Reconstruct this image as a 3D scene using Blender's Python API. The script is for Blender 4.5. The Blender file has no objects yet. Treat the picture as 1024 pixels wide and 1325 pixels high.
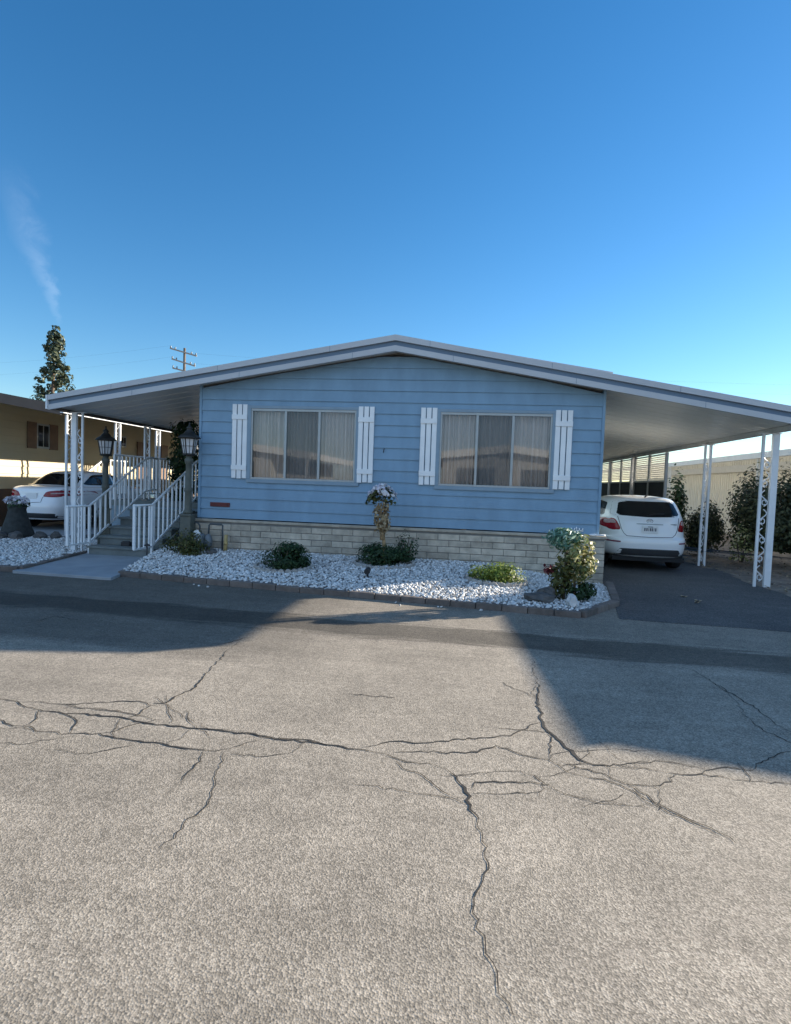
import bpy, bmesh, math, random
import numpy as np
from mathutils import Vector, Matrix
from mathutils.bvhtree import BVHTree
R=math.radians
random.seed(7); RNG=np.random.default_rng(11)
scene=bpy.context.scene
COL=scene.collection

# ------------------------------------------------------------------ materials
def _nt(name):
    m=bpy.data.materials.new(name); m.use_nodes=True
    nt=m.node_tree; b=nt.nodes['Principled BSDF']
    return m,nt,b
def pmat(name,col,rough=.6,metal=0.0,var=.12,scale=6.0,bump=0.0,bscale=40.0,spec=.5,island=0.0,stretch=(1,1,1),dirt=0.0):
    m,nt,b=_nt(name); N=nt.nodes; L=nt.links
    b.inputs['Roughness'].default_value=rough; b.inputs['Metallic'].default_value=metal
    if name.startswith('car_paint'): b.inputs['Coat Weight'].default_value=.7; b.inputs['Coat Roughness'].default_value=.04
    b.inputs['Specular IOR Level'].default_value=spec
    tc=N.new('ShaderNodeTexCoord'); mp=N.new('ShaderNodeMapping'); mp.inputs['Scale'].default_value=stretch
    L.new(tc.outputs['Object'],mp.inputs['Vector'])
    nz=N.new('ShaderNodeTexNoise'); nz.inputs['Scale'].default_value=scale; nz.inputs['Detail'].default_value=6
    L.new(mp.outputs['Vector'],nz.inputs['Vector'])
    mr=N.new('ShaderNodeMapRange'); mr.inputs['From Min'].default_value=.3; mr.inputs['From Max'].default_value=.7
    mr.inputs['To Min'].default_value=1-var; mr.inputs['To Max'].default_value=1+var
    L.new(nz.outputs['Fac'],mr.inputs['Value'])
    vm=N.new('ShaderNodeVectorMath'); vm.operation='SCALE'; vm.inputs[0].default_value=col[:3]
    fac=mr.outputs['Result']
    if island>0:
        g=N.new('ShaderNodeNewGeometry'); m2=N.new('ShaderNodeMapRange')
        m2.inputs['To Min'].default_value=1-island; m2.inputs['To Max'].default_value=1+island
        L.new(g.outputs['Random Per Island'],m2.inputs['Value'])
        mu=N.new('ShaderNodeMath'); mu.operation='MULTIPLY'; L.new(fac,mu.inputs[0]); L.new(m2.outputs['Result'],mu.inputs[1]); fac=mu.outputs[0]
    if dirt>0:
        n2=N.new('ShaderNodeTexNoise'); n2.inputs['Scale'].default_value=scale*.35; n2.inputs['Detail'].default_value=9; n2.inputs['Roughness'].default_value=.7
        L.new(mp.outputs['Vector'],n2.inputs['Vector'])
        m3=N.new('ShaderNodeMapRange'); m3.inputs['From Min'].default_value=.45; m3.inputs['From Max'].default_value=.7
        m3.inputs['To Min'].default_value=1; m3.inputs['To Max'].default_value=1-dirt
        L.new(n2.outputs['Fac'],m3.inputs['Value'])
        mu=N.new('ShaderNodeMath'); mu.operation='MULTIPLY'; L.new(fac,mu.inputs[0]); L.new(m3.outputs['Result'],mu.inputs[1]); fac=mu.outputs[0]
    L.new(fac,vm.inputs['Scale']); L.new(vm.outputs['Vector'],b.inputs['Base Color'])
    if bump>0:
        n3=N.new('ShaderNodeTexNoise'); n3.inputs['Scale'].default_value=bscale; n3.inputs['Detail'].default_value=4
        L.new(mp.outputs['Vector'],n3.inputs['Vector'])
        bp=N.new('ShaderNodeBump'); bp.inputs['Strength'].default_value=bump; bp.inputs['Distance'].default_value=.01
        L.new(n3.outputs['Fac'],bp.inputs['Height']); L.new(bp.outputs['Normal'],b.inputs['Normal'])
    return m
def leafmat(name,stops,rough=.5,trans=.25):
    m,nt,b=_nt(name); N=nt.nodes; L=nt.links
    g=N.new('ShaderNodeNewGeometry'); r=N.new('ShaderNodeValToRGB')
    el=r.color_ramp.elements
    while len(el)<len(stops): el.new(.5)
    for e,(p,c) in zip(el,stops): e.position=p; e.color=(*c,1)
    L.new(g.outputs['Random Per Island'],r.inputs['Fac']); L.new(r.outputs['Color'],b.inputs['Base Color'])
    b.inputs['Roughness'].default_value=rough; b.inputs['Specular IOR Level'].default_value=.35
    t=N.new('ShaderNodeBsdfTranslucent'); L.new(r.outputs['Color'],t.inputs['Color'])
    mx=N.new('ShaderNodeMixShader'); mx.inputs['Fac'].default_value=trans
    out=N['Material Output']; L.new(b.outputs['BSDF'],mx.inputs[1]); L.new(t.outputs['BSDF'],mx.inputs[2]); L.new(mx.outputs['Shader'],out.inputs['Surface'])
    return m
def glassmat(name,tint=(.75,.8,.8),ior=1.5,rough=.015,boost=.0):
    m,nt,b=_nt(name); N=nt.nodes; L=nt.links
    N.remove(b)
    t=N.new('ShaderNodeBsdfTransparent'); t.inputs['Color'].default_value=(*tint,1)
    g=N.new('ShaderNodeBsdfGlossy'); g.inputs['Roughness'].default_value=rough
    fr=N.new('ShaderNodeFresnel'); fr.inputs['IOR'].default_value=ior
    ad=N.new('ShaderNodeMath'); ad.operation='ADD'; ad.inputs[1].default_value=boost; L.new(fr.outputs['Fac'],ad.inputs[0])
    mx=N.new('ShaderNodeMixShader'); L.new(ad.outputs[0],mx.inputs['Fac']); L.new(t.outputs['BSDF'],mx.inputs[1]); L.new(g.outputs['BSDF'],mx.inputs[2])
    L.new(mx.outputs['Shader'],N['Material Output'].inputs['Surface'])
    return m
def darkglass(name,col=(.012,.014,.015)):
    m,nt,b=_nt(name); b.inputs['Base Color'].default_value=(*col,1); b.inputs['Roughness'].default_value=.04
    b.inputs['Specular IOR Level'].default_value=.28
    return m
M={}
M['siding']=pmat('siding_paint',(.19,.31,.415),.55,var=.07,scale=2.2,bump=.15,bscale=50,stretch=(1.6,1,.8),dirt=.16)
M['trimblue']=pmat('window_trim_paint',(.21,.29,.35),.5,var=.05)
M['alu']=pmat('aluminium_frame',(.36,.38,.37),.4,metal=.25,var=.06)
M['white']=pmat('white_paint',(.78,.79,.78),.5,var=.05,scale=4,bump=.05,dirt=.06)
M['whitemetal']=pmat('white_metal_paint',(.72,.73,.73),.45,var=.05,scale=5,dirt=.12)
M['fascia_light']=pmat('fascia_pale',(.45,.46,.47),.45,var=.05,scale=1.5,stretch=(1,1,3),dirt=.08)
M['fascia_blue']=pmat('fascia_blue_strip',(.105,.16,.225),.5,var=.06,scale=2)
M['rooftop']=pmat('roof_panel',(.45,.46,.47),.6,var=.1,scale=1)
M['soffit']=None
M['dark']=pmat('black_metal',(.02,.02,.022),.5,var=.2)
M['rubber']=pmat('rubber',(.015,.015,.016),.8,var=.2)
M['carwhite']=pmat('car_paint_white',(.84,.845,.84),.25,var=.015,scale=1,spec=.5)
M['chrome']=pmat('chrome',(.6,.6,.6),.15,metal=1,var=.02)
M['cargl']=darkglass('car_glass')
M['tail']=pmat('tail_light_red',(.26,.008,.016),.12,var=.25,scale=18)
M['tailclear']=pmat('tail_light_clear',(.45,.32,.32),.12,var=.3,scale=25)
M['valance']=pmat('bumper_black_plastic',(.028,.03,.033),.6,var=.15)
M['redvent']=pmat('red_vent_paint',(.13,.022,.02),.5,var=.15)
M['concrete']=pmat('concrete',(.29,.31,.325),.85,var=.10,scale=3,bump=.25,bscale=80,dirt=.15)
M['stepgrey']=pmat('painted_step',(.17,.19,.18),.75,var=.14,scale=5,bump=.15,dirt=.25)
M['curtain']=pmat('sheer_curtain',(.76,.69,.64),.9,var=.10,scale=5,stretch=(6,6,.3))
M['room']=pmat('dark_room',(.045,.045,.045),.9)
M['lampmetal']=pmat('lamp_bronze',(.035,.033,.03),.5,metal=.4,var=.25)
M['lampglass']=pmat('lamp_frosted_glass',(.62,.62,.62),.3,var=.1,scale=20)
M['lamppost']=pmat('lamp_post_green',(.10,.105,.085),.65,var=.2,scale=8,dirt=.3)
M['tan']=pmat('tan_siding',(.49,.415,.265),.6,var=.06,scale=1.2,bump=.05)
M['brown']=pmat('brown_trim',(.10,.065,.045),.6,var=.15,scale=3)
M['brownlt']=pmat('brown_shutter',(.17,.10,.06),.6,var=.15,scale=6)
M['cream']=pmat('cream_siding',(.84,.78,.64),.6,var=.06,scale=1.5)
M['creamtrim']=pmat('cream_trim',(.74,.71,.62),.55,var=.05)
M['louver']=pmat('louver_slat',(.80,.78,.70),.5,var=.06)
M['beam']=pmat('beam_grey',(.42,.41,.385),.55,var=.08)
M['beamdark']=pmat('beam_brown',(.10,.085,.075),.6,var=.1)
M['woodpole']=pmat('pole_wood',(.13,.10,.075),.85,var=.3,scale=3)
M['bark']=pmat('bark',(.12,.09,.065),.9,var=.3,scale=12,bump=.5,bscale=60)
M['stalk']=pmat('dry_stalk',(.30,.20,.10),.85,var=.35,scale=14,bump=.5,bscale=60)
M['rock']=pmat('grey_rock',(.09,.085,.08),.85,var=.35,scale=9,bump=.8,bscale=25)
M['rockpale']=pmat('pale_rock',(.55,.54,.52),.85,var=.2,scale=9,bump=.6,bscale=25)
M['steelgrey']=pmat('meter_grey',(.17,.19,.20),.5,metal=.3,var=.15)
M['pipe']=pmat('pipe_grey',(.06,.07,.075),.6,var=.25)
M['yellow']=pmat('yellow_pipe_marker',(.42,.30,.12),.7,var=.25,scale=14)
M['edging']=pmat('brick_edging',(.15,.122,.105),.85,var=.22,scale=9,bump=.6,bscale=45,island=.18,dirt=.25)
M['scallop']=pmat('scalloped_concrete',(.36,.34,.31),.85,var=.2,scale=12,bump=.5,island=.15)
M['peb']=pmat('white_pebble',(.60,.59,.565),.7,var=.14,scale=30,island=.36)
M['brickblk']=pmat('slump_block',(.47,.405,.315),.85,var=.2,scale=7,bump=.8,bscale=30,island=.2,dirt=.25)
M['mortar']=pmat('mortar',(.19,.18,.16),.9,var=.1,scale=10)
M['plant_dark']=leafmat('leaf_dark',[(0,(.012,.032,.012)),(.5,(.022,.055,.018)),(1,(.045,.085,.025))])
M['plant_olive']=leafmat('leaf_olive',[(0,(.03,.045,.015)),(.5,(.075,.085,.02)),(1,(.16,.14,.035))])
M['plant_bright']=leafmat('leaf_bright',[(0,(.07,.12,.02)),(.5,(.16,.23,.04)),(1,(.34,.38,.10))],trans=.35)
M['plant_hedge']=leafmat('leaf_hedge',[(0,(.035,.045,.025)),(.6,(.06,.075,.035)),(1,(.12,.13,.055))],trans=.3)
M['plant_conifer']=leafmat('leaf_conifer',[(0,(.02,.035,.02)),(.5,(.045,.065,.035)),(1,(.10,.11,.06))],trans=.1)
M['plant_mint']=leafmat('leaf_mint',[(0,(.04,.11,.07)),(.5,(.10,.22,.15)),(1,(.36,.48,.38))])
M['plant_var']=leafmat('leaf_variegated',[(0,(.07,.10,.03)),(.45,(.26,.28,.09)),(.8,(.55,.50,.26)),(1,(.75,.66,.45))],trans=.3)
M['petal_white']=leafmat('petal_white',[(0,(.45,.42,.52)),(.5,(.72,.70,.74)),(1,(.85,.83,.80))],trans=.2)
M['petal_dry']=leafmat('petal_dry',[(0,(.16,.10,.05)),(.5,(.34,.25,.13)),(1,(.55,.45,.30))],trans=.2)
M['petal_red']=leafmat('petal_red',[(0,(.10,.02,.03)),(1,(.22,.05,.06))])
M['leaflitter']=leafmat('leaf_litter',[(0,(.07,.05,.03)),(.5,(.16,.12,.07)),(1,(.34,.28,.18))],trans=.05)
M['plate']=pmat('plate_white',(.80,.80,.78),.4,var=.02)
M['platetext']=pmat('plate_ink',(.05,.055,.09),.5,var=.1)
M['glass']=glassmat('window_glass',(.86,.87,.87),1.52,boost=.045)
M['screen']=None
def soffit_mat():
    m,nt,b=_nt('soffit_metal'); N=nt.nodes; L=nt.links
    b.inputs['Roughness'].default_value=.32; b.inputs['Specular IOR Level'].default_value=.6
    tc=N.new('ShaderNodeTexCoord'); mp=N.new('ShaderNodeMapping'); mp.inputs['Scale'].default_value=(.25,1,1); L.new(tc.outputs['Object'],mp.inputs['Vector'])
    nz=N.new('ShaderNodeTexNoise'); nz.inputs['Scale'].default_value=1.3; nz.inputs['Detail'].default_value=6; L.new(mp.outputs['Vector'],nz.inputs['Vector'])
    cr=N.new('ShaderNodeValToRGB'); e=cr.color_ramp.elements
    e[0].position=.3; e[0].color=(.72,.715,.68,1); e[1].position=.7; e[1].color=(.75,.745,.71,1)
    L.new(nz.outputs['Fac'],cr.inputs['Fac']); L.new(cr.outputs['Color'],b.inputs['Base Color'])
    w=N.new('ShaderNodeTexWave'); w.wave_type='BANDS'; w.bands_direction='Y'; w.inputs['Scale'].default_value=.55; w.inputs['Distortion'].default_value=.15
    L.new(tc.outputs['Object'],w.inputs['Vector'])
    bp=N.new('ShaderNodeBump'); bp.inputs['Strength'].default_value=.05; bp.inputs['Distance'].default_value=.015
    L.new(w.outputs['Fac'],bp.inputs['Height']); L.new(bp.outputs['Normal'],b.inputs['Normal'])
    return m
M['soffit']=soffit_mat()
def screen_mat():
    m,nt,b=_nt('insect_screen'); N=nt.nodes; L=nt.links
    b.inputs['Base Color'].default_value=(.10,.115,.12,1); b.inputs['Roughness'].default_value=.8
    t=N.new('ShaderNodeBsdfTransparent'); mx=N.new('ShaderNodeMixShader'); mx.inputs['Fac'].default_value=.36
    L.new(t.outputs['BSDF'],mx.inputs[1]); L.new(b.outputs['BSDF'],mx.inputs[2]); L.new(mx.outputs['Shader'],N['Material Output'].inputs['Surface'])
    return m
M['screen']=screen_mat()
def fill_panel():
    m,nt,b=_nt('translucent_fill_panel'); N=nt.nodes; L=nt.links
    b.inputs['Base Color'].default_value=(.8,.78,.7,1); t=N.new('ShaderNodeBsdfTranslucent'); t.inputs['Color'].default_value=(.85,.82,.72,1)
    mx=N.new('ShaderNodeMixShader'); mx.inputs['Fac'].default_value=.5; L.new(b.outputs['BSDF'],mx.inputs[1]); L.new(t.outputs['BSDF'],mx.inputs[2]); L.new(mx.outputs['Shader'],N['Material Output'].inputs['Surface'])
    return m
M['fill_panel']=fill_panel()
def asphalt(name,base,light,dark,bands=False,grain=120):
    m,nt,b=_nt(name); N=nt.nodes; L=nt.links
    b.inputs['Roughness'].default_value=.85; b.inputs['Specular IOR Level'].default_value=.3
    tc=N.new('ShaderNodeTexCoord'); P=tc.outputs['Object']
    def noise(s,d=5,r=.6,v=P):
        n=N.new('ShaderNodeTexNoise'); n.inputs['Scale'].default_value=s; n.inputs['Detail'].default_value=d; n.inputs['Roughness'].default_value=r; L.new(v,n.inputs['Vector']); return n.outputs['Fac']
    def mapr(v,a,b_,c,d):
        n=N.new('ShaderNodeMapRange'); n.inputs['From Min'].default_value=a; n.inputs['From Max'].default_value=b_; n.inputs['To Min'].default_value=c; n.inputs['To Max'].default_value=d; L.new(v,n.inputs['Value']); return n.outputs['Result']
    def mul(a,c):
        n=N.new('ShaderNodeMath'); n.operation='MULTIPLY'; L.new(a,n.inputs[0])
        if isinstance(c,float): n.inputs[1].default_value=c
        else: L.new(c,n.inputs[1])
        return n.outputs[0]
    vo=N.new('ShaderNodeTexVoronoi'); vo.inputs['Scale'].default_value=grain; L.new(P,vo.inputs['Vector'])
    sep=N.new('ShaderNodeSeparateColor'); L.new(vo.outputs['Color'],sep.inputs['Color'])
    cr=N.new('ShaderNodeValToRGB'); e=cr.color_ramp.elements
    e[0].position=0; e[0].color=(*dark,1); e[1].position=1; e[1].color=(*light,1)
    k=e.new(.5); k.color=(*base,1)
    L.new(sep.outputs['Red'],cr.inputs['Fac'])
    f=mul(mapr(noise(.55,7,.62),.3,.7,.80,1.17),mapr(noise(3.2,6,.65),.3,.7,.90,1.10))
    f=mul(f,mapr(noise(26,3,.6),.3,.7,.86,1.14))
    mp=N.new('ShaderNodeMapping'); mp.inputs['Scale'].default_value=(.35,3.0,1); mp.inputs['Rotation'].default_value=(0,0,R(-2)); L.new(P,mp.inputs['Vector'])
    f=mul(f,mapr(noise(1.6,6,.7,mp.outputs['Vector']),.35,.7,1.07,.88))
    if bands:
        sx=N.new('ShaderNodeSeparateXYZ'); L.new(P,sx.inputs[0])
        w=N.new('ShaderNodeMath'); w.operation='MULTIPLY_ADD'; L.new(sx.outputs['X'],w.inputs[0]); w.inputs[1].default_value=.066; L.new(sx.outputs['Y'],w.inputs[2])
        n2=N.new('ShaderNodeMath'); n2.operation='MULTIPLY_ADD'; L.new(noise(2.0,7,.7,mp.outputs['Vector']),n2.inputs[0]); n2.inputs[1].default_value=.7; L.new(w.outputs[0],n2.inputs[2])
        y=n2.outputs[0]   # y + .066x + .35 mean
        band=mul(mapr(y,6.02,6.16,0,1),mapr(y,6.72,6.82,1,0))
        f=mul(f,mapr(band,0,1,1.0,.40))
        left_shade=mul(mul(mapr(y,4.75,5.15,0,1),mapr(y,6.0,6.2,1,.86)),mapr(sx.outputs['X'],-2.6,-1.0,1,0)); f=mul(f,mapr(left_shade,0,1,1.0,.52))  # painted shade: left road darkened again where the house shadow falls
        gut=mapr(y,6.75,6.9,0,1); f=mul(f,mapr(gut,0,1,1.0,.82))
        # seal patches, drips and wheel wear
        vp=N.new('ShaderNodeTexVoronoi'); vp.inputs['Scale'].default_value=.9; L.new(P,vp.inputs['Vector']); f=mul(f,mapr(vp.outputs['Distance'],.02,.07,.62,1.0))
        f=mul(f,mapr(noise(.9,8,.75),.56,.70,1.0,.74)); f=mul(f,mapr(noise(7.5,5,.7),.62,.74,1.0,.72))
        f=mul(f,mapr(noise(1.9,6,.7,mp.outputs['Vector']),.56,.72,1.0,1.16))
    vm=N.new('ShaderNodeVectorMath'); vm.operation='SCALE'; L.new(cr.outputs['Color'],vm.inputs[0]); L.new(f,vm.inputs['Scale'])
    L.new(vm.outputs['Vector'],b.inputs['Base Color'])
    bp=N.new('ShaderNodeBump'); bp.inputs['Strength'].default_value=.45; bp.inputs['Distance'].default_value=.003
    L.new(vo.outputs['Distance'],bp.inputs['Height'])
    bp2=N.new('ShaderNodeBump'); bp2.inputs['Strength'].default_value=.3; bp2.inputs['Distance'].default_value=.006
    L.new(noise(14,5,.7),bp2.inputs['Height']); L.new(bp2.outputs['Normal'],bp.inputs['Normal'])
    L.new(bp.outputs['Normal'],b.inputs['Normal'])
    return m
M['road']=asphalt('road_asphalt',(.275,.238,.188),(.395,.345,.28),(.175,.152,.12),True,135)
M['drive']=asphalt('driveway_asphalt',(.088,.084,.080),(.15,.145,.14),(.05,.048,.047),False,110)
M['crack']=pmat('crack_tar',(.022,.02,.018),.95,var=.2)
M['dirt']=pmat('dirt',(.20,.165,.13),.95,var=.3,scale=5,bump=.7,bscale=30)
M['gravelbase']=asphalt('gravel_base',(.22,.215,.21),(.42,.41,.40),(.06,.06,.06),False,48)
M['contreal']=pmat('terrain_ground',(.19,.17,.145),.95,var=.2,scale=.4,bump=.3)

# ------------------------------------------------------------------ mesh helpers
WL={}
class MB:
    def __init__(s): s.v=[]; s.f=[]; s.m=[]; s.sm=[]
    def add(s,vs,fs,mi=0,smooth=False):
        o=len(s.v); s.v+= [tuple(v) for v in vs]
        for f in fs: s.f.append(tuple(i+o for i in f)); s.m.append(mi); s.sm.append(smooth)
        return s
    def box(s,x0,x1,y0,y1,z0,z1,mi=0):
        return s.add([(x0,y0,z0),(x1,y0,z0),(x1,y1,z0),(x0,y1,z0),(x0,y0,z1),(x1,y0,z1),(x1,y1,z1),(x0,y1,z1)],
              [(0,3,2,1),(4,5,6,7),(0,1,5,4),(1,2,6,5),(2,3,7,6),(3,0,4,7)],mi)
    def obox(s,c,size,rot=None,mi=0,taper=1.0):
        hx,hy,hz=[k/2 for k in size]
        vs=[Vector((x*(taper if z>0 else 1),y*(taper if z>0 else 1),z)) for z in (-hz,hz) for x,y in ((-hx,-hy),(hx,-hy),(hx,hy),(-hx,hy))]
        if rot is not None: vs=[rot@v for v in vs]
        c=Vector(c); return s.add([v+c for v in vs],[(0,3,2,1),(4,5,6,7),(0,1,5,4),(1,2,6,5),(2,3,7,6),(3,0,4,7)],mi)
    def bar(s,a,b,w,h,mi=0,up=(0,0,1)):
        a=Vector(a);b=Vector(b); d=(b-a); L=d.length; d.normalize(); u=Vector(up)
        r=d.cross(u)
        if r.length<1e-4: r=d.cross(Vector((1,0,0)))
        r.normalize(); u=r.cross(d)
        vs=[p+r*(i*w/2)+u*(j*h/2) for p in (a,b) for i,j in ((-1,-1),(1,-1),(1,1),(-1,1))]
        return s.add(vs,[(0,1,2,3),(7,6,5,4),(0,4,5,1),(1,5,6,2),(2,6,7,3),(3,7,4,0)],mi)
    def tube(s,pts,r,n=8,mi=0,cap=True,smooth=True):
        pts=[Vector(p) for p in pts]; rs=r if isinstance(r,(list,tuple)) else [r]*len(pts)
        rings=[]; prev=None
        for i,p in enumerate(pts):
            d=(pts[min(i+1,len(pts)-1)]-pts[max(i-1,0)])
            if d.length<1e-9: d=Vector((0,0,1))
            d.normalize()
            if prev is None:
                a=d.cross(Vector((0,0,1)))
                if a.length<.01: a=d.cross(Vector((1,0,0)))
                a.normalize()
            else:
                a=prev-d*prev.dot(d)
                if a.length<1e-6: a=d.orthogonal()
                a.normalize()
            prev=a; b=d.cross(a)
            rings.append([p+(a*math.cos(t)+b*math.sin(t))*rs[i] for t in [2*math.pi*k/n for k in range(n)]])
        vs=[v for g in rings for v in g]; fs=[]
        for i in range(len(pts)-1):
            for k in range(n): fs.append((i*n+k,i*n+(k+1)%n,(i+1)*n+(k+1)%n,(i+1)*n+k))
        s.add(vs,fs,mi,smooth)
        if cap:
            o=len(s.v)-len(vs)
            s.f.append(tuple(o+k for k in range(n))[::-1]); s.m.append(mi); s.sm.append(False)
            e=o+(len(pts)-1)*n
            s.f.append(tuple(e+k for k in range(n))); s.m.append(mi); s.sm.append(False)
        return s
    def lathe(s,prof,c=(0,0,0),n=24,mi=0,smooth=True):
        vs=[(c[0]+r*math.cos(2*math.pi*k/n),c[1]+r*math.sin(2*math.pi*k/n),c[2]+z) for r,z in prof for k in range(n)]
        fs=[(i*n+k,i*n+(k+1)%n,(i+1)*n+(k+1)%n,(i+1)*n+k) for i in range(len(prof)-1) for k in range(n)]
        s.add(vs,fs,mi,smooth); o=len(s.v)-len(vs)
        s.f.append(tuple(o+k for k in range(n))[::-1]); s.m.append(mi); s.sm.append(False)
        e=o+(len(prof)-1)*n; s.f.append(tuple(e+k for k in range(n))); s.m.append(mi); s.sm.append(False)
        return s
    def prism_y(s,poly,y0,y1,mi=0):     # poly in (x,z)
        n=len(poly); vs=[(x,y0,z) for x,z in poly]+[(x,y1,z) for x,z in poly]
        return s.add(vs,[tuple(range(n)),tuple(range(2*n-1,n-1,-1))]+[(i,i+n,(i+1)%n+n,(i+1)%n) for i in range(n)],mi)
    def prism_z(s,poly,z0,z1,mi=0):
        n=len(poly); vs=[(x,y,z0) for x,y in poly]+[(x,y,z1) for x,y in poly]
        return s.add(vs,[tuple(range(n))[::-1],tuple(range(n,2*n))]+[(i,(i+1)%n,(i+1)%n+n,i+n) for i in range(n)],mi)
    def rock(s,c,size,seed=0,mi=0,sub=2):
        bm=bmesh.new(); bmesh.ops.create_icosphere(bm,subdivisions=sub,radius=1)
        rr=random.Random(seed); ph=[rr.uniform(0,6) for _ in range(6)]
        vs=[]
        for v in bm.verts:
            x,y,z=v.co; k=1+.16*math.sin(3*x+ph[0])*math.cos(2.5*y+ph[1])+.12*math.sin(5*z+4*x+ph[2])+.08*math.cos(7*y+ph[3])+rr.uniform(-.04,.04)
            vs.append((c[0]+x*k*size[0],c[1]+y*k*size[1],c[2]+max(z*k,-.55)*size[2]))
        fs=[tuple(v.index for v in f.verts) for f in bm.faces]; bm.free()
        return s.add(vs,fs,mi,False)
    def leaves(s,C,N,size,mi=0,asp=.5):   # numpy arrays of centres and normals
        n=len(C); a=RNG.normal(size=(n,3)); a-= (a*N).sum(1,keepdims=True)*N; a/=np.linalg.norm(a,axis=1,keepdims=True)+1e-9
        b=np.cross(N,a); sz=(size*RNG.uniform(.6,1.3,n))[:,None]
        V=np.stack([C-a*sz,C+b*sz*asp+N*sz*.12,C+a*sz,C-b*sz*asp+N*sz*.12],1).reshape(-1,3)
        o=len(s.v); s.v+= list(map(tuple,V.tolist())); s.f+= [(o+4*i,o+4*i+1,o+4*i+2,o+4*i+3) for i in range(n)]
        s.m+=[mi]*n; s.sm+=[False]*n
        return s
    def build(s,name,mats,parent=None,bevel=0,origin=None,subsurf=0,recalc=False):
        if not isinstance(mats,(list,tuple)): mats=[mats]
        o0=Vector(origin) if origin is not None else Vector((0,0,0))
        base=WL.get(parent.name,Vector((0,0,0))) if parent is not None else o0
        me=bpy.data.meshes.new(name); V=np.array(s.v,dtype=np.float64)-np.array(base)
        me.from_pydata(V.tolist(),[],s.f)
        for m in mats: me.materials.append(m)
        me.polygons.foreach_set('material_index',s.m); me.polygons.foreach_set('use_smooth',s.sm)
        me.update()
        if recalc:
            bm=bmesh.new(); bm.from_mesh(me); bmesh.ops.recalc_face_normals(bm,faces=bm.faces); bm.to_mesh(me); bm.free()
        ob=bpy.data.objects.new(name,me); COL.objects.link(ob)
        if parent is not None: ob.parent=parent; WL[ob.name]=base
        else: ob.location=o0; WL[ob.name]=o0
        if bevel:
            md=ob.modifiers.new('bevel','BEVEL'); md.width=bevel; md.segments=2; md.limit_method='ANGLE'; md.angle_limit=R(40)
        if subsurf:
            md=ob.modifiers.new('sub','SUBSURF'); md.levels=subsurf; md.render_levels=subsurf
        return ob
def tag(o,label=None,cat=None,group=None,kind=None):
    if label: o['label']=label
    if cat: o['category']=cat
    if group: o['group']=group
    if kind: o['kind']=kind
    return o
def thing(name,loc,label,cat,group=None,rz=0):
    o=bpy.data.objects.new(name,None); COL.objects.link(o); o.location=loc; o.rotation_euler=(0,0,rz)
    o.empty_display_size=.2; WL[o.name]=Vector((0,0,0))   # children are built in local coordinates
    return tag(o,label,cat,group)
def wthing(name,loc,label,cat,group=None):   # children are built in world coordinates
    o=thing(name,loc,label,cat,group); WL[o.name]=Vector(loc); return o
def dup(root,loc,rz=0,label=None,group=None):
    r=root.copy(); COL.objects.link(r); r.location=loc; r.rotation_euler=(0,0,rz); WL[r.name]=Vector(loc)
    if label: r['label']=label
    if group: r['group']=group
    for ch in list(root.children):
        c=ch.copy(); COL.objects.link(c); c.parent=r
        for g in list(ch.children):
            d=g.copy(); COL.objects.link(d); d.parent=c
    return r
def rnd_dirs(n,up=0.0):
    d=RNG.normal(size=(n,3)); d[:,2]+=up; return d/np.linalg.norm(d,axis=1,keepdims=True)
def blob(c,r,n,clumps=14,spread=.28,hollow=.55,zmin=None,up=.4):
    """leaf positions spread through an ellipsoid as uneven clumps"""
    c=np.array(c);r=np.array(r)
    d=rnd_dirs(clumps); rad=RNG.uniform(hollow,.92,clumps)[:,None]; cc=d*rad
    w=RNG.uniform(.5,1.5,clumps); w/=w.sum()
    k=RNG.choice(clumps,n,p=w); off=RNG.normal(size=(n,3))*spread
    P=cc[k]+off; L=np.linalg.norm(P,axis=1); P[L>1.12]*= (RNG.uniform(.8,1.1,(L>1.12).sum())/L[L>1.12])[:,None]
    W=c+P*r
    if zmin is not None: W[:,2]=np.maximum(W[:,2],zmin+RNG.uniform(0,.04,n))
    Nn=P+off*1.2+RNG.normal(size=(n,3))*.45; Nn[:,2]+=up; Nn/=np.linalg.norm(Nn,axis=1,keepdims=True)
    return W,Nn
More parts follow.
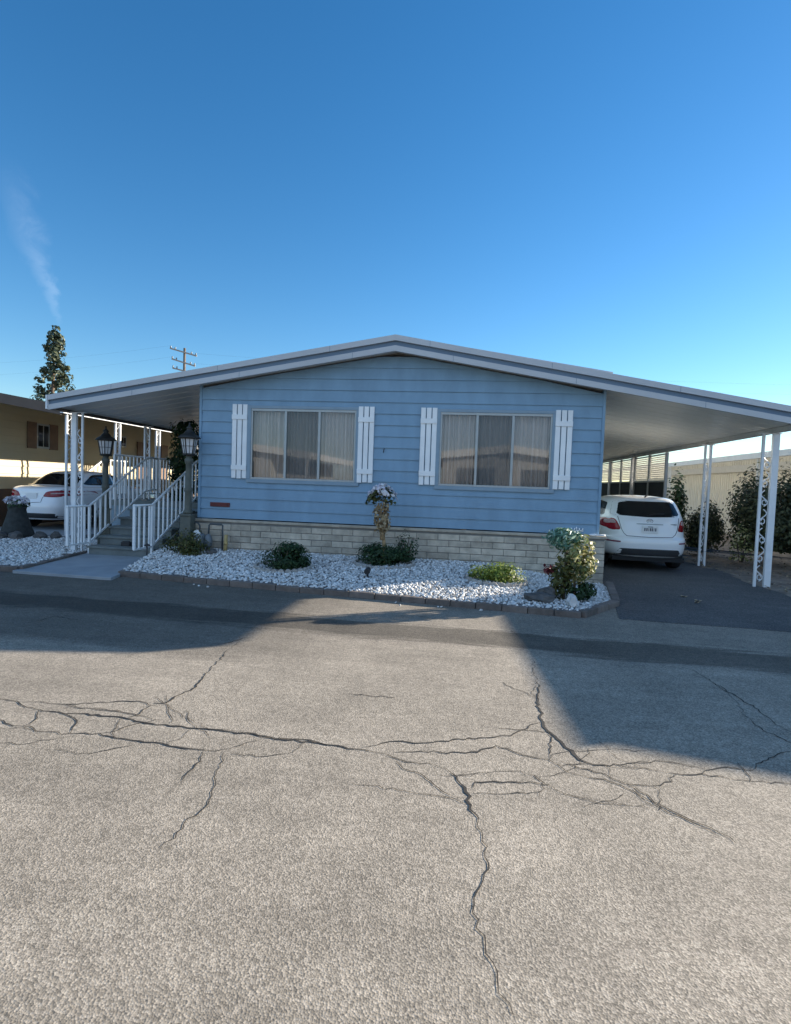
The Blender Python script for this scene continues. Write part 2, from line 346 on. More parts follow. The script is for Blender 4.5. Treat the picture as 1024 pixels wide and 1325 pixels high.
CRACKS=[(1.0,[(-3.26,3.57),(-3.17,3.55),(-3.04,3.54),(-2.9,3.46),(-2.76,3.43),(-2.56,3.43),(-2.38,3.45),(-2.19,3.44),(-2.0,3.39),(-1.83,3.38),(-1.6,3.39),(-1.42,3.38),(-1.27,3.38),(-1.08,3.34),(-0.91,3.35),(-0.76,3.33),(-0.61,3.31),(-0.49,3.29),(-0.37,3.25),(-0.29,3.21),(-0.17,3.22),(-0.06,3.18),(0.0,3.1),(0.05,2.99),(0.08,2.83),(0.11,2.69)]),(0.6,[(-1.6,3.39),(-1.42,3.4),(-1.2,3.35),(-1.06,3.36),(-0.91,3.37),(-0.78,3.32)]),(0.8,[(-2.83,3.1),(-2.69,3.18),(-2.53,3.15),(-2.36,3.16),(-2.19,3.2),(-2.01,3.16),(-1.87,3.14),(-1.72,3.14),(-1.54,3.12),(-1.4,3.12),(-1.35,3.16)]),(0.4,[(-1.34,3.16),(-1.27,3.26),(-1.22,3.3)]),(0.5,[(-1.47,3.1),(-1.43,2.99),(-1.44,2.87),(-1.43,2.78)]),(0.8,[(-2.17,5.32),(-2.14,4.9),(-2.07,4.48),(-2.02,4.17),(-2.0,4.03),(-2.04,3.88),(-2.05,3.73),(-2.13,3.71)]),(0.5,[(-2.12,3.86),(-1.99,3.65),(-1.85,3.43)]),(0.8,[(-2.18,3.81),(-1.99,3.67),(-1.83,3.54),(-1.73,3.49),(-1.57,3.38)]),(0.6,[(-2.98,3.56),(-2.69,3.56),(-2.47,3.65),(-2.25,3.72),(-2.1,3.67)]),(0.4,[(-2.3,2.96),(-2.11,2.95),(-1.98,3.04),(-1.91,3.09)]),(0.4,[(-2.69,2.97),(-2.52,2.98),(-2.41,3.06),(-2.3,3.14)]),(0.3,[(-1.85,3.63),(-1.73,3.46),(-1.53,3.3)]),(0.3,[(-0.84,4.19),(-0.66,4.17),(-0.48,4.19)]),(0.3,[(-1.3,3.11),(-1.11,3.11),(-0.96,3.19),(-0.93,3.34)]),(0.3,[(-2.79,3.43),(-2.71,3.32),(-2.7,3.2)]),(0.3,[(-2.16,3.45),(-2.12,3.51),(-2.13,3.67)]),(0.6,[(-0.57,3.34),(-0.46,3.42),(-0.38,3.46),(-0.19,3.48),(-0.03,3.56),(0.14,3.62),(0.34,3.69),(0.42,3.8),(0.49,3.9),(0.56,3.95)]),(1.1,[(0.66,5.38),(0.63,4.93),(0.64,4.72),(0.59,4.39),(0.58,4.16),(0.57,3.99),(0.59,3.8),(0.65,3.67),(0.71,3.47),(0.75,3.42),(0.85,3.4),(0.99,3.42),(1.11,3.4),(1.23,3.38),(1.36,3.39),(1.51,3.39),(1.64,3.37),(1.89,3.39)]),(0.6,[(-0.37,3.31),(-0.14,3.38),(0.05,3.39),(0.24,3.53),(0.39,3.43),(0.54,3.4),(0.63,3.27),(0.77,3.23),(0.89,3.18),(0.97,3.05),(1.04,2.98)]),(0.4,[(0.61,3.4),(0.71,3.33),(0.83,3.3),(0.86,3.23)]),(0.6,[(0.0,3.1),(0.18,3.18),(0.31,3.22),(0.43,3.2),(0.48,3.11),(0.59,3.02),(0.72,3.01),(0.87,2.98),(0.98,2.97)]),(0.6,[(1.02,2.96),(1.08,3.14),(1.07,3.21),(0.93,3.2),(0.86,3.25),(0.85,3.4)]),(0.5,[(1.24,3.38),(1.19,3.28),(1.07,3.21)]),(0.4,[(1.36,3.39),(1.43,3.45),(1.58,3.52),(1.73,3.52)]),(0.4,[(0.09,3.0),(0.1,3.06),(0.21,3.09),(0.36,3.1),(0.5,3.11)]),(0.4,[(-0.35,3.21),(-0.3,3.13),(-0.21,3.1),(-0.07,2.93),(0.03,2.88)]),(0.2,[(0.6,3.8),(0.55,3.44)]),(0.3,[(0.09,2.94),(0.29,2.98),(0.45,3.03)]),(0.3,[(1.02,3.46),(1.22,3.52),(1.32,3.51),(1.44,3.47)]),(0.3,[(0.65,2.92),(0.8,3.01),(0.88,3.09)]),(0.6,[(2.09,5.44),(2.15,5.09),(2.14,4.72),(2.07,4.4),(2.07,4.14),(2.17,3.95)]),(0.5,[(2.14,5.14),(2.19,4.83),(2.22,4.58),(2.22,4.3),(2.25,4.09)]),(0.4,[(1.74,3.53),(1.84,3.65),(2.01,3.79),(2.1,3.83)]),(0.3,[(0.49,6.58),(0.58,6.34),(0.64,6.12)]),(0.2,[(-2.15,5.47),(-2.23,5.27),(-2.33,5.14)]),(0.3,[(-4.55,5.38),(-4.49,5.57),(-4.49,5.75),(-4.15,5.66)]),(0.4,[(1.48,6.18),(1.83,6.32),(2.06,6.29),(2.3,6.1)]),(0.3,[(1.13,5.74),(1.33,5.66),(1.61,5.76)])]
SUN_E=5.0; SKY_S=.072; EXPO=1.5; AIR=1.0; DUST=.1; OZO=3.0; SAT=1.27; SKY_FILL=.54; FILL_COL=(4.3,6.0,8.8)
ZG=-.10
# ------------------------------------------------------------------ setting
terr=MB(); terr.add([(-400,-400,-.16),(400,-400,-.16),(400,400,-.16),(-400,400,-.16)],[(0,1,2,3)])
tag(terr.build('ground',M['contreal']),kind='structure')
def ribbon(mb,pts,w,z,mi):
    P=[Vector((x,y,0)) for x,y in pts]; Q=[]
    for a,b in zip(P,P[1:]):
        n=max(2,int((b-a).length/.035)); nr=Vector((-(b-a).y,(b-a).x,0)).normalized()
        for i in range(n):
            j=random.gauss(0,.009) if 0<i else 0
            Q.append(a+(b-a)*(i/n)+nr*j)
    Q.append(P[-1]); vs=[];fs=[]
    ww=.6
    for i,q in enumerate(Q):
        d=(Q[min(i+1,len(Q)-1)]-Q[max(i-1,0)]).normalized(); nr=Vector((-d.y,d.x,0))
        ww=max(.15,min(1.6,ww+random.gauss(0,.22))); t=min(1,.25+i/4,.25+(len(Q)-1-i)/4)
        h=.0085*w*ww*t; h1=h*random.uniform(.4,1.6)+.001; h2=h*random.uniform(.4,1.6)+.001
        vs+=[(q.x+nr.x*h1,q.y+nr.y*h1,z),(q.x-nr.x*h2,q.y-nr.y*h2,z)]
        if i: fs.append((2*i-2,2*i-1,2*i+1,2*i))
    mb.add(vs,fs,mi)
rd=MB()
rd.add([(-90,-9,ZG),(90,-9,ZG),(90,9.2,ZG),(-90,9.2,ZG)],[(0,1,2,3)])
for w,pts in CRACKS: ribbon(rd,pts,max(w,.62)*.56,ZG+.003,1)
for w,pts in [(.26,[(.11,2.69),(.15,2.4),(.08,2.1),(.2,1.7)]),(.2,[(-1.35,3.12),(-1.2,2.6),(-1.25,2.25)])]: ribbon(rd,pts,w,ZG+.003,1)
webr=random.Random(5)
for k in range(22):      # fine side cracks that branch off the long ones
    w,pts=CRACKS[webr.choice([0,0,2,8,17,17,18,20,20,21])]; i=webr.randrange(1,len(pts)-1); x,y=pts[i]; a=webr.uniform(0,6.28); q=[(x,y)]
    for j in range(webr.randint(3,7)):
        a+=webr.gauss(0,.28); x+=math.cos(a)*.11; y+=math.sin(a)*.075; q.append((x,y))
    ribbon(rd,q,.27,ZG+.003,1)
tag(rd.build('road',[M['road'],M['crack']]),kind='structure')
dv=MB(); edge=[(1.95,7.42),(2.6,7.36),(3.4,7.33),(4.2,7.24),(4.9,7.28)]
re_=[(5.05+.10*math.sin(2.1*y)+random.uniform(-.05,.05)+min(.25,(y-8)*.07),y) for y in np.arange(7.6,25,.35)]
poly=edge+re_+[(2.3,25),(2.3,9.9),(2.13,8.4)]
dv.prism_z(poly,-.12,-.094); tag(dv.build('driveway',M['drive']),kind='structure')
so=MB(); nx,ny=34,60
vs=[(5.0+i*.25,7.2+j*.3,-.085+.028*math.sin(i*1.3+j*.7)*math.cos(j*.9)-.0+(-.05 if i==0 else 0)+ random.uniform(-.012,.012)) for j in range(ny) for i in range(nx)]
so.add(vs,[(j*nx+i,j*nx+i+1,(j+1)*nx+i+1,(j+1)*nx+i) for j in range(ny-1) for i in range(nx-1)],0,True)
tag(so.build('soil_strip',M['dirt']),kind='structure')
wk=MB(); wk.prism_z([(-6.98,8.02),(-5.26,7.92),(-5.75,10.15),(-7.32,10.15)],-.14,-.055)
tag(wk.build('walkway',M['concrete'],bevel=.008),kind='structure')
sl=MB(); sl.box(-12.25,-9.15,12.35,40,-.15,0.0); tag(sl.build('parking_slab',M['concrete']),kind='structure')

# garden beds
CURB=[(-5.62,10.05),(-5.36,8.33),(-3.43,8.06),(-.84,7.70),(.5,7.50),(1.47,7.38),(2.12,8.3),(2.42,9.95)]
def hwall(x): 
    if x<.2: return .17
    t=min(1,(x-.2)/2.1); return .17-.27*(t*t*(3-2*t))
def hbed(x,y):
    yc=8.35-(x+5.36)*.142
    t=max(0,min(1,(y-yc)/(10.13-yc))); return -.025+(hwall(x)+.025)*t**.8
bed=MB(); nx,ny=90,30; vs=[];inside=CURB+[(2.36,10.2),(-5.62,10.2)]
def pin(x,y,P):
    c=False;j=len(P)-1
    for i in range(len(P)):
        if (P[i][1]>y)!=(P[j][1]>y) and x<(P[j][0]-P[i][0])*(y-P[i][1])/(P[j][1]-P[i][1])+P[i][0]: c=not c
        j=i
    return c
cols=[]
for i in range(nx):
    x=-5.60+i*(2.40+5.60)/(nx-1)
    # lower y limit of the polygon at x
    ylo=None
    for (ax,ay),(bx,by) in zip(CURB,CURB[1:]):
        if min(ax,bx)<=x<=max(ax,bx) and abs(ax-bx)>1e-6:
            yy=ay+(by-ay)*(x-ax)/(bx-ax); ylo=yy if ylo is None else min(ylo,yy)
    ylo=ylo if ylo else 10.0
    for j in range(ny):
        y=ylo+(10.16-ylo)*j/(ny-1); vs.append((x,y,hbed(x,y)-.012+random.uniform(-.006,.006)))
bed.add(vs,[(i*ny+j,(i+1)*ny+j,(i+1)*ny+j+1,i*ny+j+1) for i in range(nx-1) for j in range(ny-1)],0,True)
tag(bed.build('garden_bed_ground',M['gravelbase']),kind='structure')
LB=[(-7.0,8.2),(-7.36,10.3),(-7.75,12.0),(-9.2,12.3),(-12.2,12.3),(-12.2,8.3)]
lbz=lambda x,y: -.02+.02*math.sin(x*2)*math.cos(y*1.7)
b2=MB(); b2.prism_z(LB,-.14,-.03); tag(b2.build('side_bed_ground',M['gravelbase']),kind='structure')
# pebbles
ICO=bmesh.new(); bmesh.ops.create_icosphere(ICO,subdivisions=1,radius=1)
IV=np.array([v.co[:] for v in ICO.verts]); IF=np.array([[v.index for v in f.verts] for f in ICO.faces]); ICO.free()
def pebbles(name,pts,smin,smax):
    n=len(pts); P=np.array(pts); s=RNG.uniform(smin,smax,(n,1,1))*RNG.uniform(.7,1.25,(n,1,3)); s[:,:,2]*=.72
    V=IV[None]*s*(1+RNG.uniform(-.16,.16,(n,len(IV),1)))
    a=RNG.uniform(0,6.28,n); c,d=np.cos(a)[:,None],np.sin(a)[:,None]
    b=RNG.normal(0,.5,n); cb,sb=np.cos(b)[:,None],np.sin(b)[:,None]
    V=np.stack([V[:,:,0]*cb-V[:,:,2]*sb,V[:,:,1],V[:,:,0]*sb+V[:,:,2]*cb],2)
    V=np.stack([V[:,:,0]*c-V[:,:,1]*d,V[:,:,0]*d+V[:,:,1]*c,V[:,:,2]],2)+P[:,None]
    F=(IF[None]+(np.arange(n)*len(IV))[:,None,None]).reshape(-1,3); V=V.reshape(-1,3)
    me=bpy.data.meshes.new(name); me.vertices.add(len(V)); me.vertices.foreach_set('co',V.ravel())
    me.loops.add(F.size); me.loops.foreach_set('vertex_index',F.ravel().astype(np.int32))
    me.polygons.add(len(F)); me.polygons.foreach_set('loop_start',(np.arange(len(F))*3).astype(np.int32))
    me.update(calc_edges=True); me.validate(); me.materials.append(M['peb'])
    ob=bpy.data.objects.new(name,me); COL.objects.link(ob); return ob
pts=[]
while len(pts)<15500:
    x,y=random.uniform(-5.6,2.35),random.uniform(7.4,10.12)
    if pin(x,y,inside): pts.append((x,y,hbed(x,y)+random.uniform(-.012,.012)))
for k in range(8):      # strays on the street below the edging
    t=random.random(); x=-5.2+t*6.6; y=8.28-(x+5.36)*.142-.09-abs(random.gauss(0,.10)); pts.append((x,y,ZG+.008))
tag(pebbles('white_gravel',pts,.014,.027),kind='stuff',label='white gravel filling the bed in front of the blue house',cat='gravel')
pts=[]
while len(pts)<8500:
    x,y=random.uniform(-11.9,-7.0),random.uniform(8.2,12.2)
    if pin(x,y,LB): pts.append((x,y,-.022+random.uniform(-.012,.012)))
tag(pebbles('white_gravel',pts,.014,.027),kind='stuff',label='white gravel bed left of the concrete walkway',cat='gravel')
# brick edging
def edging(path,label,hh=.075):
    mb=MB()
    for (ax,ay),(bx,by) in zip(path,path[1:]):
        a=Vector((ax,ay,0));b=Vector((bx,by,0)); L=(b-a).length; n=max(1,round(L/.38)); d=(b-a)/n
        ang=math.atan2(d.y,d.x)
        for i in range(n):
            c=a+d*(i+.5); k=random.uniform(-.006,.006)
            mb.obox((c.x,c.y,ZG+.036+k),(d.length-.006,.115,hh+.02),Matrix.Rotation(ang+random.uniform(-.02,.02),3,'Z')@Matrix.Rotation(random.uniform(-.03,.03),3,'X'))
    o=mb.build('brick_edging',M['edging'],origin=(path[0][0],path[0][1],ZG),bevel=.012)
    return tag(o,label,'garden edging','brick edgings of the gravel beds')
edging(CURB,'long low brick edging round the gravel bed before the blue house')
edging([(-12.2,8.25),(-6.98,8.16),(-7.36,10.25)],'short brick edging turning along the left side of the concrete walkway')

# ------------------------------------------------------------------ the blue home
FY=10.23; XL,XR=-5.01,2.24; LAP=.203; Z0=2.947
RX,RZ,RS=-1.35,4.05,.173; XA,XB=-7.88,5.30
zr=lambda x: RZ-RS*abs(x-RX)
home=wthing('mobile_home',(-1.385,FY,ZG),'blue lap-sided single-storey home with white shutters and wide awning roof','house')
w=MB()
i=0; z=Z0-LAP*11+.02
levels=[.74]+[Z0-LAP*k for k in range(10,-6,-1)]
zlim=lambda zz:(max(0,(zr(RX)-.24-zz)/RS))
for za,zb in zip(levels,levels[1:]):
    def ext(zz): 
        h=zlim(zz); return max(XL,RX-h),min(XR,RX+h)
    if za>3.72: break
    l0,r0=ext(za); l1,r1=ext(zb)
    if r1-l1<.02: l1,r1=RX-.01,RX+.01
    # slightly uneven boards
    w.add([(l0,FY-.024,za),(r0,FY-.024,za),(r1,FY-.004,zb),(l1,FY-.004,zb),(l0,FY,za),(r0,FY,za)],[(0,1,2,3),(4,5,1,0)])
# side walls with the same laps
for sx,X in ((-1,XL),(1,XR)):
    for za,zb in zip(levels,levels[1:]):
        if zb>3.45: break
        a,b=X+sx*.024-sx*.02,X+sx*.004-sx*.02
        w.add([(a,FY-.02,za),(a,28,za),(b,28,zb),(b,FY-.004,zb),(X-sx*.02,FY-.02,za),(X-sx*.02,28,za)],[(0,1,2,3) if sx>0 else (3,2,1,0),(4,5,1,0)])
w.add([(XL,28,ZG),(XR,28,ZG),(XR,28,3.3),(RX,28,3.8),(XL,28,3.3)],[(0,1,2,3,4)])
w.build('wall',M['siding'],home)
for X in (XL-.004,XR+.004):
    ct=MB(); ct.box(X-.022,X+.022,FY-.034,FY+.03,.74,3.3); ct.build('corner_trim',M['siding'],home)
# block skirt
sk=MB(); skm=MB()
rows=[ -.14+.112*k for k in range(0,8)]
for k,z in enumerate(rows[:-1]):
    zt=min(rows[k+1]-.008,.672); x=-5.12-(.19 if k%2 else 0)
    while x<2.36:
        x1=min(x+.385,2.36); xa=max(x,-5.12)
        if x1-xa>.04:
            j=random.uniform(-.006,.006); sk.box(xa+.004,x1-.004,10.13+j,10.20,z+random.uniform(0,.004),zt)
        x+=.385
sko=None
skm.box(-5.115,2.352,10.142,10.22,-.15,.675); skm.box(2.26,2.352,10.22,28,-.15,.675); skm.box(-5.1,-5.03,10.22,28,-.15,.675)
sko=skm.build('skirt',M['mortar'],home)
sk.build('block_facing',M['brickblk'],sko,bevel=.007)
cp=MB(); cp.box(-5.13,2.38,10.115,10.215,.675,.722); cp.build('skirt_cap',M['brickblk'],sko,bevel=.008)
# roof
rf=MB()
for xa,xb in ((XA,RX),(RX,XB)):
    rf.add([(xa,9.94,zr(xa)),(xb,9.94,zr(xb)),(xb,28.4,zr(xb)),(xa,28.4,zr(xa)),
            (xa,9.94,zr(xa)-.2),(xb,9.94,zr(xb)-.2),(xb,28.4,zr(xb)-.2),(xa,28.4,zr(xa)-.2)],
           [(0,1,2,3),(0,4,5,1),(1,5,6,2),(2,6,7,3),(3,7,4,0)])
# the home's own thicker roof panel lies over the awning roof
rf.add([(RX,9.96,zr(RX)+.02),(2.3,9.96,zr(2.3)+.06),(2.3,28.4,zr(2.3)+.06),(RX,28.4,zr(RX)+.02),(RX,9.96,zr(RX)-.01),(2.3,9.96,zr(2.3)-.01),(2.3,28.4,zr(2.3)-.01),(RX,28.4,zr(RX)-.01)],[(0,1,2,3),(0,4,5,1),(1,5,6,2),(2,6,7,3)])
roof=rf.build('roof',M['rooftop'],home)
sf=MB()
for xa,xb in ((XA+.03,RX),(RX,XB-.03)):
    za,zb=zr(xa)-.215,zr(xb)-.215
    n=60; 
    sf.add([(xa,9.93,za),(xb,9.93,zb),(xb,28.4,zb),(xa,28.4,za)],[(0,1,2,3)])
    y=10.1
    while y<28:      # standing seams of the awning pans
        sf.add([(xa,y,za),(xb,y,zb),(xb,y,zb-.006),(xa,y,za-.006),(xa,y+.008,za),(xb,y+.008,zb),(xb,y+.008,zb-.006),(xa,y+.008,za-.006)],[(0,1,2,3),(5,4,7,6),(3,2,6,7)]); y+=.406
sf.build('soffit',M['soffit'],roof)
def strip(y0,y1,t0,t1,mi):
    for xa,xb in ((XA,RX),(RX,XB)):
        rfm.add([(xa,y0,zr(xa)-t1),(xb,y0,zr(xb)-t1),(xb,y0,zr(xb)-t0),(xa,y0,zr(xa)-t0),(xa,y1,zr(xa)-t1),(xb,y1,zr(xb)-t1),(xb,y1,zr(xb)-t0),(xa,y1,zr(xa)-t0)],
        [(0,1,2,3),(4,7,6,5),(0,4,5,1),(3,2,6,7),(0,3,7,4),(1,5,6,2)],mi)
rfm=MB(); strip(9.87,9.937,-.012,.085,0); strip(9.915,9.936,.087,.165,1); strip(9.885,9.935,.167,.262,0)
for k in range(-3,3):      # panel joints of the fascia
    x=RX+.9+k*2.05+(.0 if k<0 else -.3); rfm.box(x-.003,x+.003,9.8685,9.8705,zr(x)-.084,zr(x)+.008,1); rfm.box(x+.4,x+.406,9.8835,9.886,zr(x+.4)-.26,zr(x+.4)-.168,1)
rfm.build('fascia',[M['fascia_light'],M['fascia_blue']],roof)
for X,hh,mm_ in ((XA+.05,.05,'beamdark'),(XB-.06,.085,'beam')):
    g=MB(); zt=zr(X)-.215
    g.box(X-.05,X+.05,9.95,28.3,zt-hh,zt-.002); g.build('gutter_beam',M[mm_],roof)
ec=MB(); ec.box(XA-.03,XA-.002,9.86,28.3,zr(XA)-.25,zr(XA)+.01); ec.build('edge_flashing',M['whitemetal'],roof)
ec=MB(); ec.box(XB+.002,XB+.03,9.86,28.3,zr(XB)-.25,zr(XB)+.01); ec.build('edge_flashing',M['whitemetal'],roof)
# windows
def window(x0,x1,z0,z1):
    mid=[x0+(x1-x0)*.335,x0+(x1-x0)*.655]; y=FY-.045
    f=MB()
    for a,b,c,d in ((x0-.07,x1+.07,z1-.005,z1+.05),(x0-.07,x1+.07,z0-.06,z0+.005),(x0-.07,x0+.005,z0+.005,z1-.005),(x1-.005,x1+.07,z0+.005,z1-.005)): f.box(a,b,y,FY+.0,c,d,0)
    for a,b,c,d in ((x0+.005,x1-.005,z1-.05,z1-.005),(x0+.005,x1-.005,z0+.005,z0+.04),(x0+.005,x0+.035,z0+.04,z1-.05),(x1-.035,x1-.005,z0+.04,z1-.05)): f.box(a,b,y+.012,FY+.05,c,d,1)
    for m in mid: f.box(m-.022,m+.022,y+.008,FY+.05,z0+.04,z1-.05,1)
    wo=f.build('window',[M['trimblue'],M['alu']],home,bevel=.004)
    g=MB(); g.add([(x0,FY-.01,z0),(x1,FY-.01,z0),(x1,FY-.01,z1),(x0,FY-.01,z1)],[(0,1,2,3)]); g.build('glass',M['glass'],wo)
    s=MB(); s.add([(mid[0]+.02,FY-.022,z0+.03),(mid[1]-.02,FY-.022,z0+.03),(mid[1]-.02,FY-.022,z1-.04),(mid[0]+.02,FY-.022,z1-.04)],[(0,1,2,3)]); s.build('insect_screen',M['screen'],wo)
    c=MB(); n=1100; ph=random.uniform(0,6); xs=[x0-.05+(x1-x0+.1)*i/n for i in range(n+1)]; vs=[];u=0
    amp=[];t=0
    for i,x in enumerate(xs):
        t+=random.uniform(.3,1.7)*(x1-x0)/n*60
        y_=FY+.135+.045*math.sin(t*1.5+ph)+.016*math.sin(x*9+ph)+.012*math.sin(t*3.3)
        y2=FY+.135+.05*math.sin(t*1.5+ph+.25)+.018*math.sin(x*9+ph)+.008*math.sin(t*3.3)
        vs+=[(x,y2,z0-.05),(x,y_,(z0+z1)/2),(x,y_*.6+.4*(FY+.12),z1+.05)]
    c.add(vs,[(3*i+k,3*i+3+k,3*i+4+k,3*i+1+k) for i in range(n) for k in (0,1)],0,True); c.build('curtain',M['curtain'],wo)
    r=MB(); r.add([(x0-.1,FY+.005,z0-.1),(x1+.1,FY+.005,z0-.1),(x1+.1,FY+.005,z1+.1),(x0-.1,FY+.005,z1+.1),(x0-.1,FY+.6,z0-.1),(x1+.1,FY+.6,z0-.1),(x1+.1,FY+.6,z1+.1),(x0-.1,FY+.6,z1+.1)],[(4,5,6,7),(0,1,5,4),(3,7,6,2),(0,4,7,3),(1,2,6,5)]); r.build('dark_interior',M['room'],wo)
WIN=[(-4.03,-2.05,1.49,2.80),(-.54,1.40,1.49,2.80)]
for q in WIN: window(*q)
# cut the wall behind the windows: rebuild wall mesh faces that lie behind the glass
def cut_wall(ob):
    bm=bmesh.new(); bm.from_mesh(ob.data); off=Vector(WL[ob.name])
    for x0,x1,z0,z1 in WIN:
        for co,no in (((x0,0,0),(1,0,0)),((x1,0,0),(1,0,0)),((0,0,z0),(0,0,1)),((0,0,z1),(0,0,1))):
            ge=[g for g in bm.verts[:]+bm.edges[:]+bm.faces[:]]
            bmesh.ops.bisect_plane(bm,geom=ge,plane_co=Vector(co)-off,plane_no=no)
        kill=[f for f in bm.faces if x0<(f.calc_center_median()+off).x<x1 and z0<(f.calc_center_median()+off).z<z1 and abs((f.calc_center_median()+off).y-FY)<.1]
        bmesh.ops.delete(bm,geom=kill,context='FACES')
    bm.to_mesh(ob.data); bm.free()
cut_wall(bpy.data.objects['wall'])
for x0 in (-4.385,-2.01,-.885,1.445):
    s=MB(); wd=.285; bw=.083
    for k in range(3):
        xa=x0+k*(wd-bw)/2; s.box(xa,xa+bw,FY-.05,FY-.026,1.50+random.uniform(-.004,.004),2.865)
    for zc in (1.70,2.63): s.box(x0-.004,x0+wd+.004,FY-.066,FY-.05,zc-.045,zc+.045)
    s.build('shutter',M['white'],home,bevel=.004)
v=MB(); v.box(-4.79,-4.41,FY-.04,FY-.01,.955,1.035)
for k in range(3): v.box(-4.77,-4.45,FY-.047,FY-.04,.966+k*.022,.976+k*.022)
v.box(-4.445,-4.425,FY-.05,FY-.04,.99,1.0); v.build('vent_cover',M['redvent'],home,bevel=.003)
hk=MB(); hk.tube([(-1.53,FY-.02,2.12),(-1.53,FY-.05,2.10),(-1.535,FY-.055,2.05)],.008,6); hk.build('wall_hook',M['dark'],home)
# small white emblem low on the siding
em=MB()
for k in range(5): em.tube([(1.80+.045*k,FY-.032,.80),(1.80+.045*k+.012*math.sin(k*2),FY-.034,.845+.02*(k==2))],.012,6)
em.box(1.785,2.0,FY-.036,FY-.026,.79,.81); em.build('wall_emblem',M['white'],home)
# posts with scroll work
def scroll(mb,xa,xb,y,z0,z1,r=.0095):
    z=z0+.10; s=1; c=(xa+xb)/2; h=abs(xb-xa)/2-.015
    while z<z1-.3:
        pts=[]
        for k in range(17):
            t=k/16; a=t*2*math.pi
            pts.append((c+s*h*math.sin(a)*.95,y,z+.28*t))
        mb.tube(pts,r,5)
        mb.tube([(c+s*h*.9*math.cos(a)*(.6),y,z+.07+.045*math.sin(a)) for a in [k*.7 for k in range(9)]],r*.9,5)
        z+=.33; s=-s
def post(X,Y,zb,zt,thin,wide=.10,w2=.04,name='carport_post'):
    p=MB(); p.box(X-wide/2,X+wide/2,Y-.03,Y+.03,zb,zt); p.box(X+thin-w2/2,X+thin+w2/2,Y-.02,Y+.02,zb,zt)
    p.box(min(X,X+thin)-.07,max(X,X+thin)+.07,Y-.05,Y+.05,zt-.012,zt)
    o=p.build(name,M['whitemetal'],home,bevel=.004)
    s=MB(); a,b=sorted((X+(-.05 if thin<0 else .05)*wide/.1,X+thin)); scroll(s,a,b,Y,zb,zt); s.build('scrollwork',M['whitemetal'],o)
zbm=lambda X: zr(X)-.215-(.05 if X<0 else .085)
post(5.27,10.75,-.09,zbm(XB-.06),-.20,.11,.045); post(5.27,13.45,-.09,zbm(XB-.06),-.11,.05,.045)
post(5.27,19.2,-.09,zbm(XB-.06),-.11,.05,.045)
post(-7.62,10.28,-.03,zbm(XA+.05),.165,.09,.035,'porch_post'); post(-7.70,12.85,.9,zbm(XA+.05),.12,.04,.035,'porch_post'); post(-7.70,16.2,.9,zbm(XA+.05),.12,.04,.035,'porch_post')
# louvred screen room at the back of the carport
for k,(ya,yb) in enumerate(((16.2,19.1),(19.35,22.2),(22.45,25.2),(25.4,28.2))):
    l=MB(); X=5.25
    for yy in (ya,(ya+yb)/2,yb): l.box(X-.035,X+.035,yy-.035,yy+.035,-.09,2.60,1)
    l.box(X-.03,X+.03,ya+.036,yb-.036,1.80,1.85,1); l.box(X-.03,X+.03,ya+.036,yb-.036,.75,.82,1)
    for (a,b) in ((ya+.04,(ya+yb)/2-.04),((ya+yb)/2+.04,yb-.04)):
        z=1.90
        while z<2.55:
            l.add([(X-.022,a,z),(X-.022,b,z),(X+.012,b,z+.05),(X+.012,a,z+.05),(X-.016,a,z-.003),(X-.016,b,z-.003),(X+.018,b,z+.047),(X+.018,a,z+.047)],[(3,2,1,0),(4,5,6,7),(0,1,5,4),(3,7,6,2)],0); z+=.058
        l.box(X-.02,X+.02,a,b,-.09,.75,0); l.box(X-.004,X+.004,a,b,.82,1.80,2)
    l.build('louvre_screen',[M['louver'],M['beam'],M['room']],home)

# ------------------------------------------------------------------ porch, steps, railings
porch=wthing('porch',(-6.5,12.0,ZG),'grey painted porch deck with steps beside the blue home','porch')
dk=MB(); dk.box(-8.02,-5.06,11.95,20,.80,.92); dk.box(-7.98,-5.1,11.99,19.9,-.1,.80,1); dk.build('deck',[M['stepgrey'],M['trimblue']],porch)
RIS=.166; TR=.33; Y0=10.08
for k in range(5):
    st=MB(); z=-.06+RIS*(k+1); st.box(-7.17,-5.86,Y0+TR*k+.012,11.948 if k==4 else 11.948,z-RIS+ (0.001 if k else 0),z-.04,0); st.box(-7.2,-5.84,Y0+TR*k-.015,Y0+TR*(k+1)+.0,z-.04+.001,z,1)
    st.build('step',[M['stepgrey'],M['stepgrey']],porch,bevel=.004)
cw=MB(); cw.add([(-5.84,Y0+.05,-.1),(-5.84,11.95,-.1),(-5.84,11.95,.78),(-5.84,Y0+.05,.05),(-5.80,Y0+.05,-.1),(-5.80,11.95,-.1),(-5.80,11.95,.78),(-5.80,Y0+.05,.05)],[(0,1,2,3),(7,6,5,4),(3,2,6,7),(0,3,7,4)]); cw.build('side_panel',M['stepgrey'],porch)
